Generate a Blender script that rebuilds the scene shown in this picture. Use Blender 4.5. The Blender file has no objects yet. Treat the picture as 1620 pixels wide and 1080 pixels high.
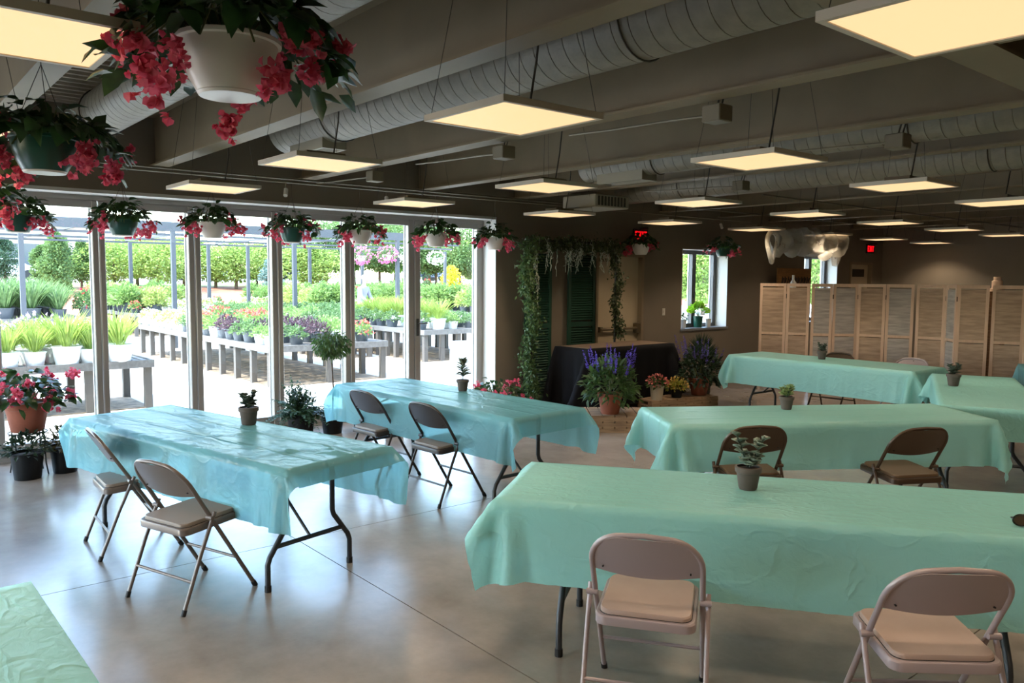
import bpy, math, random
import numpy as np
from mathutils import Vector, Matrix

C = bpy.context.scene.collection
PI = math.pi
H = 1.75                                   # eye height

# ------------------------------------------------------------------ camera
F_PX, YAW, PITCH, ROLL = 1262.12, -0.877147, -0.079665, 0.006841
def cam_axes():
    cy, sy, cp, sp, cr, sr = math.cos(YAW), math.sin(YAW), math.cos(PITCH), math.sin(PITCH), math.cos(ROLL), math.sin(ROLL)
    f = np.array([cp*sy, cp*cy, sp]); r = np.array([cy, -sy, 0.0]); u = np.cross(r, f)
    return cr*r + sr*u, -sr*r + cr*u, f
RX, UX, FX = cam_axes()
cd = bpy.data.cameras.new('camera'); cam = bpy.data.objects.new('camera', cd); C.objects.link(cam)
m = Matrix.Identity(4)
for i in range(3):
    m[i][0] = RX[i]; m[i][1] = UX[i]; m[i][2] = -FX[i]
m[2][3] = H
cam.matrix_world = m
cd.sensor_fit = 'HORIZONTAL'; cd.sensor_width = 36.0; cd.lens = F_PX/1620*36.0
cd.clip_start = 0.05; cd.clip_end = 600
bpy.context.scene.camera = cam

def ray(px, py): return FX + RX*(px-810)/F_PX + UX*(540-py)/F_PX
def at(px, py, z=0.0):                     # point of the photo on the level plane z
    d = ray(px, py); q = d*((z-H)/d[2]); return (float(q[0]), float(q[1]))

# ------------------------------------------------------------------ world, sun, exposure
S = bpy.context.scene
w = bpy.data.worlds.new('sky'); S.world = w; w.use_nodes = True
nt = w.node_tree; nt.nodes.clear()
sk = nt.nodes.new('ShaderNodeTexSky'); sk.sky_type = 'NISHITA'; sk.sun_disc = False
sk.sun_elevation = math.radians(58); sk.sun_rotation = math.radians(200); sk.air_density = 1.2; sk.dust_density = 0.8
bg = nt.nodes.new('ShaderNodeBackground'); bg.inputs['Strength'].default_value = 1.0
out = nt.nodes.new('ShaderNodeOutputWorld')
nt.links.new(sk.outputs[0], bg.inputs['Color']); nt.links.new(bg.outputs[0], out.inputs['Surface'])

sd = bpy.data.lights.new('sun', 'SUN'); sd.energy = 6.5; sd.angle = math.radians(0.6); sd.color = (1.0, 0.97, 0.93)
sun = bpy.data.objects.new('sun', sd); C.objects.link(sun)
sdir = Vector((0.10, -0.50, 0.86)).normalized()      # towards the sun
sun.rotation_euler = sdir.to_track_quat('Z', 'Y').to_euler(); sun.location = (0, 0, 20)
S.view_settings.view_transform = 'Standard'; S.view_settings.look = 'None'; S.view_settings.gamma = 1.0
S.view_settings.use_curve_mapping = False
S.view_settings.exposure = 1.2
LAMP_W = 32.0
PANEL = 0.52                                # radiance of the ceiling panels

# ------------------------------------------------------------------ helpers
def lin(c):
    return tuple(((v/255)/12.92 if v/255 <= 0.04045 else ((v/255+0.055)/1.055)**2.4) for v in c)
MATS = {}
def mat(name, rgb, rough=0.6, metal=0.0, rgb2=None, scale=8.0, bump=0.0, bscale=60.0, trans=0.0, spec=0.5, stretch=(1, 1, 1), emit=0.0, coat=0.0, detail=4.0):
    if name in MATS: return MATS[name]
    M = bpy.data.materials.new(name); M.use_nodes = True; n = M.node_tree; n.nodes.clear(); L = n.links
    o = n.nodes.new('ShaderNodeOutputMaterial'); b = n.nodes.new('ShaderNodeBsdfPrincipled')
    b.inputs['Roughness'].default_value = rough; b.inputs['Metallic'].default_value = metal
    b.inputs['Specular IOR Level'].default_value = spec; b.inputs['Coat Weight'].default_value = coat
    c1 = (*lin(rgb), 1); tc = n.nodes.new('ShaderNodeTexCoord'); mp = n.nodes.new('ShaderNodeMapping')
    mp.inputs['Scale'].default_value = stretch; L.new(tc.outputs['Object'], mp.inputs['Vector'])
    col = None
    if rgb2 is not None:
        nz = n.nodes.new('ShaderNodeTexNoise'); nz.inputs['Scale'].default_value = scale; nz.inputs['Detail'].default_value = detail
        L.new(mp.outputs[0], nz.inputs['Vector'])
        cr = n.nodes.new('ShaderNodeValToRGB'); cr.color_ramp.elements[0].position = 0.32; cr.color_ramp.elements[1].position = 0.68
        cr.color_ramp.elements[0].color = c1; cr.color_ramp.elements[1].color = (*lin(rgb2), 1)
        L.new(nz.outputs['Fac'], cr.inputs['Fac']); L.new(cr.outputs['Color'], b.inputs['Base Color']); col = cr.outputs['Color']
    else: b.inputs['Base Color'].default_value = c1
    if bump > 0:
        nb = n.nodes.new('ShaderNodeTexNoise'); nb.inputs['Scale'].default_value = bscale; nb.inputs['Detail'].default_value = 3
        L.new(mp.outputs[0], nb.inputs['Vector']); bp = n.nodes.new('ShaderNodeBump'); bp.inputs['Strength'].default_value = bump
        bp.inputs['Distance'].default_value = 0.01; L.new(nb.outputs['Fac'], bp.inputs['Height']); L.new(bp.outputs[0], b.inputs['Normal'])
    if emit > 0:
        b.inputs['Emission Color'].default_value = c1; b.inputs['Emission Strength'].default_value = emit
    last = b.outputs[0]
    if trans > 0:
        t = n.nodes.new('ShaderNodeBsdfTranslucent'); mx = n.nodes.new('ShaderNodeMixShader'); mx.inputs[0].default_value = trans
        if col: L.new(col, t.inputs['Color'])
        else: t.inputs['Color'].default_value = c1
        L.new(b.outputs[0], mx.inputs[1]); L.new(t.outputs[0], mx.inputs[2]); last = mx.outputs[0]
    L.new(last, o.inputs['Surface']); MATS[name] = M
    return M

def mesh_obj(name, verts, faces, m, parent=None, smooth=False):
    me = bpy.data.meshes.new(name); me.from_pydata([tuple(map(float, v)) for v in verts], [], [tuple(map(int, f)) for f in faces])
    if isinstance(m, (list, tuple)):
        for x in m: me.materials.append(x)
    else: me.materials.append(m)
    if smooth: me.polygons.foreach_set('use_smooth', [True]*len(me.polygons))
    me.update()
    o = bpy.data.objects.new(name, me); C.objects.link(o)
    if parent: o.parent = parent
    return o

class MB:
    """collects boxes, tubes and lathes into one mesh"""
    def __init__(s): s.v = []; s.f = []; s.mi = []; s.cur = 0
    def add(s, vs, fs):
        k = len(s.v); s.v += [tuple(map(float, p)) for p in vs]; s.f += [tuple(int(i)+k for i in f) for f in fs]; s.mi += [s.cur]*len(fs)
    def box(s, a, b, M=None, bev=0.0):
        (x0, y0, z0), (x1, y1, z1) = a, b
        if bev > 0:
            vs = []
            for z, q in ((z0, bev), (z0+bev, 0), (z1-bev, 0), (z1, bev)):
                for (cx, cy, ix, iy) in ((x0, y0, 1, 1), (x1, y0, -1, 1), (x1, y1, -1, -1), (x0, y1, 1, -1)):
                    e = bev
                    pa = (cx+ix*(q+e), cy+iy*q, z); pb = (cx+ix*q, cy+iy*(q+e), z)
                    vs += [pa, pb] if (ix*iy) < 0 else [pb, pa]
            fs = []
            for r in range(3):
                for i in range(8):
                    j = (i+1) % 8; fs.append((r*8+i, r*8+j, r*8+8+j, r*8+8+i))
            fs.append(tuple(range(7, -1, -1))); fs.append(tuple(range(24, 32)))
        else:
            vs = [(x0, y0, z0), (x1, y0, z0), (x1, y1, z0), (x0, y1, z0), (x0, y0, z1), (x1, y0, z1), (x1, y1, z1), (x0, y1, z1)]
            fs = [(3, 2, 1, 0), (4, 5, 6, 7), (0, 1, 5, 4), (1, 2, 6, 5), (2, 3, 7, 6), (3, 0, 4, 7)]
        if M is not None: vs = [tuple(M @ Vector(p)) for p in vs]
        s.add(vs, fs); return s
    def tube(s, pts, r, n=8, closed=False, caps=True):
        P = [Vector(p) for p in pts]; N = len(P); rr = r if isinstance(r, (list, tuple)) else [r]*N
        vs = []; fs = []; up = None
        for i, p in enumerate(P):
            if closed: t = (P[(i+1) % N]-P[i-1])
            else: t = (P[min(i+1, N-1)]-P[max(i-1, 0)])
            t = t.normalized() if t.length > 1e-9 else Vector((0, 0, 1))
            if up is None:
                up = Vector((0, 0, 1)) if abs(t.z) < 0.9 else Vector((1, 0, 0))
            a = t.cross(up).normalized(); b = a.cross(t).normalized(); up = b
            for k in range(n):
                g = 2*PI*k/n; vs.append(p + a*(math.cos(g)*rr[i]) + b*(math.sin(g)*rr[i]))
        M_ = N if closed else N-1
        for i in range(M_):
            for k in range(n):
                k2 = (k+1) % n; i2 = (i+1) % N
                fs.append((i*n+k, i*n+k2, i2*n+k2, i2*n+k))
        if caps and not closed:
            fs.append(tuple(range(n-1, -1, -1))); fs.append(tuple((N-1)*n+k for k in range(n)))
        s.add(vs, fs); return s
    def lathe(s, prof, n=24, c=(0, 0, 0), capb=True, capt=False):
        vs = []; fs = []
        for (r, z) in prof:
            for k in range(n):
                g = 2*PI*k/n; vs.append((c[0]+r*math.cos(g), c[1]+r*math.sin(g), c[2]+z))
        for i in range(len(prof)-1):
            for k in range(n):
                k2 = (k+1) % n; fs.append((i*n+k, i*n+k2, (i+1)*n+k2, (i+1)*n+k))
        if capb: fs.append(tuple(range(n-1, -1, -1)))
        if capt: fs.append(tuple((len(prof)-1)*n+k for k in range(n)))
        s.add(vs, fs); return s
    def build(s, name, m, parent=None, smooth=False):
        o = mesh_obj(name, s.v, s.f, m, parent)
        if isinstance(m, (list, tuple)): o.data.polygons.foreach_set('material_index', s.mi)
        if smooth:
            o.data.polygons.foreach_set('use_smooth', [True]*len(o.data.polygons))
            try: o.data.set_sharp_from_angle(angle=math.radians(42))
            except Exception: pass
        return o

def tag(o, label=None, cat=None, group=None, kind=None):
    if label: o['label'] = label
    if cat: o['category'] = cat
    if group: o['group'] = group
    if kind: o['kind'] = kind
    return o
def thing(name, label, cat, loc=(0, 0, 0), rz=0.0, group=None):
    o = bpy.data.objects.new(name, None); C.objects.link(o); o.location = loc; o.rotation_euler = (0, 0, rz)
    o.empty_display_size = 0.1
    return tag(o, label, cat, group)
CH = {}
def kids(o): return [c for c in bpy.data.objects if c.parent == o]
def copy_tree(o, parent=None):
    ch = CH.get(o.name)
    if ch is None: ch = CH[o.name] = kids(o)
    c = o.copy(); C.objects.link(c)
    if parent: c.parent = parent
    for k in ch: copy_tree(k, c)
    return c
def struct(o): o['kind'] = 'structure'; return o

def leaves(rng, cen, axis, nrm, ln, wd, fold=0.25, pts=4):
    """leaf blades; cen = leaf base, axis = direction, nrm = approx upward normal; returns verts, faces"""
    cen = np.asarray(cen, float); axis = np.asarray(axis, float); nrm = np.asarray(nrm, float)
    n = len(cen); ln = np.broadcast_to(ln, n)[:, None]; wd = np.broadcast_to(wd, n)[:, None]
    a = axis/(np.linalg.norm(axis, axis=1, keepdims=True)+1e-9)
    s = np.cross(a, nrm); s /= (np.linalg.norm(s, axis=1, keepdims=True)+1e-9)
    u = np.cross(s, a)
    if pts == 4:
        P = [cen, cen+a*ln*.45+s*wd*.5+u*wd*fold, cen+a*ln-u*ln*.12, cen+a*ln*.45-s*wd*.5+u*wd*fold]
        V = np.stack(P, 1).reshape(-1, 3); b = np.arange(n)*4
        F = np.concatenate([np.stack([b, b+1, b+2], 1), np.stack([b, b+2, b+3], 1)])
    else:
        P = [cen, cen+a*ln*.3+s*wd*.45+u*wd*fold, cen+a*ln*.65+s*wd*.42+u*wd*fold*.6-u*ln*.03, cen+a*ln-u*ln*.16,
             cen+a*ln*.65-s*wd*.42+u*wd*fold*.6-u*ln*.03, cen+a*ln*.3-s*wd*.45+u*wd*fold, cen+a*ln*.5]
        V = np.stack(P, 1).reshape(-1, 3); b = np.arange(n)*7
        F = np.concatenate([np.stack(x, 1) for x in ((b, b+1, b+6), (b+1, b+2, b+6), (b+2, b+3, b+6), (b+3, b+4, b+6), (b+4, b+5, b+6), (b+5, b, b+6))])
    return V, F
def leaf_obj(name, V, F, m, parent=None):
    me = bpy.data.meshes.new(name)
    V = np.asarray(V, np.float32); F = np.asarray(F, np.int32)
    me.vertices.add(len(V)); me.vertices.foreach_set('co', V.ravel())
    k = F.shape[1]; me.loops.add(F.size); me.loops.foreach_set('vertex_index', F.ravel())
    me.polygons.add(len(F)); me.polygons.foreach_set('loop_start', np.arange(len(F), dtype=np.int32)*k)
    me.polygons.foreach_set('loop_total', np.full(len(F), k, np.int32)); me.update(calc_edges=True)
    me.materials.append(m); o = bpy.data.objects.new(name, me); C.objects.link(o)
    if parent: o.parent = parent
    return o
def rdir(rng, n): v = rng.normal(size=(n, 3)); return v/np.linalg.norm(v, axis=1, keepdims=True)

# ------------------------------------------------------------------ materials
paint = mat('olive_paint', (128, 113, 88), .55, rgb2=(119, 105, 81), scale=3)
deckm = mat('deck_paint', (168, 158, 138), .6)
ductm = mat('duct_paint', (124, 116, 98), .5, rgb2=(110, 102, 86), scale=12, bump=.25, bscale=50)
wallm = mat('taupe_wall', (122, 112, 98), .75, rgb2=(116, 106, 92), scale=2.0, bump=.05, bscale=200)
revealm = mat('pale_reveal', (205, 205, 200), .6)
alum = mat('grey_aluminium', (156, 152, 146), .4, metal=.25)
alumd = mat('dark_gasket', (52, 50, 48), .5)
sillm = mat('sill_grey', (120, 122, 126), .4)
def glass_mat():
    M = bpy.data.materials.new('clear_glass'); M.use_nodes = True; n = M.node_tree; n.nodes.clear(); L = n.links
    o = n.nodes.new('ShaderNodeOutputMaterial'); t = n.nodes.new('ShaderNodeBsdfTransparent'); g = n.nodes.new('ShaderNodeBsdfGlossy')
    t.inputs['Color'].default_value = (.93, .96, .95, 1); g.inputs['Roughness'].default_value = .02
    lw = n.nodes.new('ShaderNodeLayerWeight'); lw.inputs['Blend'].default_value = .5
    pw = n.nodes.new('ShaderNodeMath'); pw.operation = 'POWER'; pw.inputs[1].default_value = 4.0; L.new(lw.outputs['Facing'], pw.inputs[0])
    fr = n.nodes.new('ShaderNodeMath'); fr.operation = 'MULTIPLY_ADD'; fr.inputs[1].default_value = .5; fr.inputs[2].default_value = .03; L.new(pw.outputs[0], fr.inputs[0])
    mx = n.nodes.new('ShaderNodeMixShader'); L.new(fr.outputs[0], mx.inputs[0]); L.new(t.outputs[0], mx.inputs[1]); L.new(g.outputs[0], mx.inputs[2])
    L.new(mx.outputs[0], o.inputs['Surface']); return M
glass = glass_mat()

def floor_mat():
    M = bpy.data.materials.new('polished_concrete'); M.use_nodes = True; n = M.node_tree; n.nodes.clear(); L = n.links
    o = n.nodes.new('ShaderNodeOutputMaterial'); b = n.nodes.new('ShaderNodeBsdfPrincipled')
    tc = n.nodes.new('ShaderNodeTexCoord')
    a = n.nodes.new('ShaderNodeTexNoise'); a.inputs['Scale'].default_value = 1.1; a.inputs['Detail'].default_value = 9; a.inputs['Roughness'].default_value = .68
    c = n.nodes.new('ShaderNodeMix'); c.data_type = 'RGBA'; c.inputs['A'].default_value = (*lin((118, 110, 100)), 1); c.inputs['B'].default_value = (*lin((158, 149, 139)), 1)
    L.new(tc.outputs['Object'], a.inputs['Vector']); mr = n.nodes.new('ShaderNodeMapRange'); mr.inputs['From Min'].default_value = .3; mr.inputs['From Max'].default_value = .7; L.new(a.outputs['Fac'], mr.inputs['Value']); L.new(mr.outputs[0], c.inputs['Factor']); L.new(c.outputs['Result'], b.inputs['Base Color'])
    f = n.nodes.new('ShaderNodeTexNoise'); f.inputs['Scale'].default_value = 5; f.inputs['Detail'].default_value = 2
    L.new(tc.outputs['Object'], f.inputs['Vector'])
    r = n.nodes.new('ShaderNodeMapRange'); r.inputs['To Min'].default_value = .19; r.inputs['To Max'].default_value = .265
    L.new(f.outputs['Fac'], r.inputs['Value']); L.new(r.outputs[0], b.inputs['Roughness'])
    bp = n.nodes.new('ShaderNodeBump'); bp.inputs['Strength'].default_value = .02; bp.inputs['Distance'].default_value = .001
    f2 = n.nodes.new('ShaderNodeTexNoise'); f2.inputs['Scale'].default_value = 22; f2.inputs['Detail'].default_value = 3; L.new(tc.outputs['Object'], f2.inputs['Vector'])
    b.inputs['Specular IOR Level'].default_value = .6
    L.new(b.outputs[0], o.inputs['Surface']); return M

# ------------------------------------------------------------------ room shell
XW = -8.35; YF = 17.5; YB = -4.5; XR = 4.5; ZD = 3.34
fb = MB()
xs = [XW-.3, -4.903, -4.897, -1.483, -1.477, 1.937, 1.943, XR]; ys = [YB]
for k in range(-1, 5): ys += [2.227+3.42*k-.003, 2.227+3.42*k+.003]
ys += [YF]
for i in range(0, len(xs)-1, 2):
    for j in range(0, len(ys)-1, 2):
        fb.box((xs[i], ys[j], -.10), (xs[i+1], ys[j+1], 0))
fb.cur = 1; fb.box((XW-.3, YB, -.12), (XR, YF, -.012))
struct(fb.build('floor', [floor_mat(), mat('joint_dark', (70, 62, 54), .9)]))

# left wall with the glazed opening, two windows and two doors
YW0, YW1, ZW = YB+.3, 6.66, 2.53
WIN = [(10.57, 11.83, .92, 2.25), (14.30, 15.58, .92, 2.25)]
DOOR = [(8.55, 9.62, 2.13), (16.08, 17.05, 2.13)]
wb = MB()
def wseg(y0, y1, z0, z1): wb.box((XW-.30, y0, z0), (XW, y1, z1))
wseg(YB, YW0, 0, ZD); wseg(YW0, YW1, ZW, ZD); wseg(YW1, DOOR[0][0], 0, ZD); wseg(DOOR[0][0], DOOR[0][1], DOOR[0][2], ZD)
wseg(DOOR[0][1], WIN[0][0], 0, ZD); wseg(WIN[0][0], WIN[0][1], 0, WIN[0][2]); wseg(WIN[0][0], WIN[0][1], WIN[0][3], ZD)
wseg(WIN[0][1], WIN[1][0], 0, ZD); wseg(WIN[1][0], WIN[1][1], 0, WIN[1][2]); wseg(WIN[1][0], WIN[1][1], WIN[1][3], ZD)
wseg(WIN[1][1], DOOR[1][0], 0, ZD); wseg(DOOR[1][0], DOOR[1][1], DOOR[1][2], ZD); wseg(DOOR[1][1], YF, 0, ZD)
struct(wb.build('wall_left', wallm))
def simple(name, a, b, m): return struct(MB().box(a, b).build(name, m))
simple('wall_far', (XW-.3, YF, 0), (XR+.2, YF+.2, ZD), wallm)
simple('wall_right', (XR, YB, 0), (XR+.2, YF, ZD), wallm)
kb = MB()                                   # wall behind the camera with an added unglazed opening that lets skylight in
kb.box((XW-.3, YB-.2, 0), (-6.5, YB, ZD)).box((-3.4, YB-.2, 0), (XR+.2, YB, ZD)).box((-6.5, YB-.2, 2.6), (-3.4, YB, ZD))
struct(kb.build('wall_back', wallm))
# pale linings of the openings
lb = MB(); t = .012
lb.box((XW-.28, YW1-t, 0), (XW+.001, YW1, ZW)); lb.box((XW-.28, YW0, ZW-t), (XW+.004, YW1, ZW+.02))
struct(lb.build('trim_1', revealm))
for k, (y0, y1, z0, z1) in enumerate(WIN):
    q = MB(); q.box((XW-.28, y1-t, z0), (XW+.002, y1, z1)); q.box((XW-.28, y0, z0), (XW+.002, y0+t, z1)); q.box((XW-.28, y0, z1-t), (XW+.002, y1, z1))
    struct(q.build('trim_%d' % (k+2), revealm))
    struct(MB().box((XW-.28, y0-.02, z0-.03), (XW+.03, y1+.02, z0+.005)).build('trim_%d' % (k+4), sillm))
struct(MB().box((XW, YW1+.01, 0), (XW+.012, DOOR[0][0]-.07, .1)).build('baseboard_left', mat('baseboard', (60, 54, 48), .6)))

# glazed folding wall
GX = -8.64
MUL = [(-4.2, -4.12), (-2.66, -2.54), (-1.76, -1.64), (-.86, -.74), (.04, .16), (.95, 1.06), (1.85, 1.965), (2.76, 2.885), (3.665, 3.79), (4.57, 4.70), (5.46, 5.64), (6.53, 6.65)]
MUL[0] = (-3.56, -3.44); MUL = [(-4.2, -4.12)] + MUL
for k in range(len(MUL)-1):
    a, b = MUL[k], MUL[k+1]
    if b[1] < -1: continue
    y0 = (a[0]+a[1])/2; y1 = (b[0]+b[1])/2
    if k == len(MUL)-2: y1 = 6.66
    wd = thing('window_%d' % (k+1), None, None, (0, 0, 0)); struct(wd)
    fr = MB(); g = .006
    wl = (a[1]-y0); wr = (y1-b[0]) if k < len(MUL)-2 else .115
    fr.box((GX-.06, y0+g, .05), (GX+.02, y0+wl, 2.47), bev=.006); fr.box((GX-.06, y1-wr, .05), (GX+.02, y1-g, 2.47), bev=.006)
    fr.box((GX-.055, y0+wl, 2.40), (GX+.015, y1-wr, 2.47)); fr.box((GX-.055, y0+wl, .05), (GX+.015, y1-wr, .16))
    f = fr.build('window_frame', alum, wd)
    gs = MB(); gs.box((GX-.062, y0+.001, .05), (GX-.05, y0+g+.002, 2.47)); gs.build('gasket', alumd, f)
    bd = MB()                                 # bright weather bead
    bd.box((GX-.075, y0+wl-.004, .16), (GX-.058, y0+wl+.012, 2.40)); bd.box((GX-.075, y1-wr-.012, .16), (GX-.058, y1-wr+.004, 2.40))
    bd.build('glazing_bead', mat('bead_white', (215, 218, 220), .4), f)
    MB().box((GX-.035, y0+wl-.005, .155), (GX-.025, y1-wr+.005, 2.405)).build('pane', glass, wd)
    if k == len(MUL)-2:
        hb = MB().box((GX+.02, y0+.02, 1.0), (GX+.035, y0+.06, 1.22), bev=.004).tube([(GX+.03, y0+.04, 1.16), (GX+.07, y0+.04, 1.16), (GX+.07, y0+.16, 1.16)], .009)
        hb.build('window_handle', alumd, wd)
hd = MB().box((GX-.07, YW0, 2.47), (GX+.03, 6.66, 2.525)).box((GX-.07, YW0, 0), (GX+.03, 6.66, .05)).box((GX+.03, YW0, 0), (GX+.06, 6.66, .02))
struct(hd.build('trim_6', alum))
for k, (y0, y1, z0, z1) in enumerate(WIN):
    wd = struct(thing('window_%d' % (20+k), None, None)); X = XW-.25
    ym = y0+(y1-y0)*.48; fr = MB()
    fr.box((X-.04, y0+t, z0), (X+.02, y0+.06, z1-t)).box((X-.04, y1-.10, z0), (X+.02, y1-t, z1-t)).box((X-.04, y0+.06, z1-.08), (X+.02, y1-.10, z1-t)).box((X-.04, y0+.06, z0+.005), (X+.02, y1-.1, z0+.07)).box((X-.04, ym-.05, z0+.07), (X+.03, ym+.05, z1-.08))
    f = fr.build('window_frame', mat('window_grey', (92, 92, 94), .4), wd)
    bd = MB()
    for yy in (y0+.06, ym-.062, ym+.05, y1-.112): bd.box((X-.06, yy, z0+.07), (X-.041, yy+.012 if yy < ym else yy+.03, z1-.08))
    bd.build('glazing_bead', MATS['bead_white'], f)
    MB().box((X-.02, y0+.06, z0+.07), (X-.012, ym-.05, z1-.08)).box((X-.02, ym+.05, z0+.07), (X-.012, y1-.1, z1-.08)).build('pane', glass, wd)
    MB().box((X+.03, ym-.012, z0+.5), (X+.05, ym+.012, z0+.62)).build('window_handle', alumd, wd)

# doors
doorm = mat('door_beige', (182, 166, 140), .5, rgb2=(176, 160, 134), scale=3)
dfm = mat('door_frame_tan', (128, 112, 90), .5)
for k, (y0, y1, z1) in enumerate(DOOR):
    dr = struct(thing('door_%d' % (k+1), None, None))
    MB().box((XW-.12, y0+.05, .01), (XW-.07, y1-.05, z1-.05)).build('door_leaf', doorm, dr)
    MB().box((XW-.16, y0, 0), (XW+.015, y0+.05, z1)).box((XW-.16, y1-.05, 0), (XW+.015, y1, z1)).box((XW-.16, y0+.05, z1-.05), (XW+.015, y1-.05, z1)).build('door_frame', dfm, dr)
    steel = mat('push_bar_steel', (120, 108, 88), .3, metal=.9)
    if k == 0:
        pb = MB().box((XW-.07, y1-.16, .90), (XW+.02, y1-.07, 1.06), bev=.012).tube([(XW+.0, y0+.12, .98), (XW+.0, y1-.14, .98)], .022, 10).box((XW-.07, y0+.10, .94), (XW+.01, y0+.16, 1.02))
        pb.build('push_bar', steel, dr, True)
        MB().box((XW-.068, y0+.08, z1-.13), (XW-.02, y0+.3, z1-.08)).build('door_closer', steel, dr)
    else:
        MB().box((XW-.068, y0+.25, 1.82), (XW-.06, y1-.22, 1.98)).build('door_sign', mat('dark_brown_sign', (44, 34, 26), .6), dr)

# ceiling: corrugated deck, beams, girder
db = MB(); pitch = .152; x = XW-.1; prof = []
while x < XR:
    prof += [(x, ZD), (x+.012, ZD-.04), (x+.05, ZD-.04), (x+.062, ZD)]; x += pitch
vs = []
for y in (YB, YF): vs += [(px_, y, pz) for px_, pz in prof]
n_ = len(prof); db.add(vs, [(i, i+1, n_+i+1, n_+i) for i in range(n_-1)])
db.box((XW-.3, YB, ZD+.01), (XR+.2, YF+.2, ZD+.2))
struct(db.build('ceiling', deckm))
BY = [2.38+1.53*k for k in range(-4, 10)]
trim = 7
def ibeam(mb, p0, p1, w, z0, z1, ax):
    tf = .016; tw = .012
    if ax == 'x':
        y = p0[1]
        mb.box((p0[0], y-w/2, z0), (p1[0], y+w/2, z0+tf)); mb.box((p0[0], y-tw/2, z0+tf), (p1[0], y+tw/2, z1-tf)); mb.box((p0[0], y-w/2, z1-tf), (p1[0], y+w/2, z1))
    else:
        x = p0[0]
        mb.box((x-w/2, p0[1], z0), (x+w/2, p1[1], z0+tf)); mb.box((x-tw/2, p0[1], z0+tf), (x+tw/2, p1[1], z1-tf)); mb.box((x-w/2, p0[1], z1-tf), (x+w/2, p1[1], z1))
for y in BY:
    mb = MB(); ibeam(mb, (XW+.01, y), (-1.66, y), .155, 2.80, ZD-.045, 'x'); struct(mb.build('trim_%d' % trim, paint)); trim += 1
    mb = MB(); ibeam(mb, (-1.42, y), (XR, y), .155, 2.80, ZD-.045, 'x'); struct(mb.build('trim_%d' % trim, paint)); trim += 1
mb = MB(); ibeam(mb, (-1.54, YB), (-1.54, YF), .23, 2.79, ZD-.045, 'y'); struct(mb.build('trim_%d' % trim, paint)); trim += 1

# ducts: spiral duct with seams
def duct(label, x0, x1, y, zc, r, group=None, grille=True):
    d = thing('spiral_duct', label, 'duct', (x0, y, zc-r))
    prof = []; n = 28; mb = MB(); L_ = x1-x0; k = 0; x = 0.0; rings = []
    while x < L_:
        big = (k % 8 == 0)
        g_ = .007 if big else .004; rings += [(x, r), (x+.001, r-g_), (x+.004, r-g_), (x+.005, r)]
        x += .115; k += 1
    rings += [(L_, r)]
    vs = []; fs = []
    for (xx, rr) in rings:
        for q in range(n):
            g = 2*PI*q/n; vs.append((xx, rr*math.cos(g), r+rr*math.sin(g)))
    for i in range(len(rings)-1):
        for q in range(n):
            q2 = (q+1) % n; fs.append((i*n+q, (i+1)*n+q, (i+1)*n+q2, i*n+q2))
    fs.append(tuple(range(n))); fs.append(tuple((len(rings)-1)*n+q for q in range(n-1, -1, -1)))
    mb.add(vs, fs); mb.build('duct_shell', ductm, d, True)
    if grille:
        g = MB(); gx = .25
        g.box((gx, -.11, -.05), (gx+.62, -.085, .05)).box((gx, .085, -.05), (gx+.62, .11, .05)).box((gx, -.085, -.05), (gx+.025, .085, .05)).box((gx+.595, -.085, -.05), (gx+.62, .085, .05))
        for q in range(7): g.box((gx+.03, -.08+q*.025, -.04), (gx+.59, -.072+q*.025, -.02))
        g.build('air_grille', mat('grille_grey', (150, 142, 124), .5), d)
    for q in range(2):
        hx = 1.0+q*(L_-2.0)
        MB().tube([(hx, 0, 2*r-.004), (hx, 0, ZD-.06-(zc-r))], .004, 6).tube([(hx, math.cos(a)*(r+.006), r+math.sin(a)*(r+.006)) for a in np.linspace(0, 2*PI, 29)[:-1]], .005, 6, closed=True).build('duct_strap', mat('dark_strap', (62, 58, 48), .6), d)
    return d
duct('round grey spiral duct behind the big white hanging basket, nearest the camera', -8.0, -1.75, 1.62, 3.03, .175)
duct('long round grey spiral duct above the square panel in the middle of the ceiling', -6.95, -1.75, 3.14, 3.05, .20)
duct('slim grey spiral duct half hidden behind a beam flange, third from the camera', -6.2, -1.75, 6.2, 2.93, .15)
duct('grey spiral duct low in the far ceiling above the small rear panels', -7.1, -1.75, 7.75, 2.88, .17, grille=False)

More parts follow.
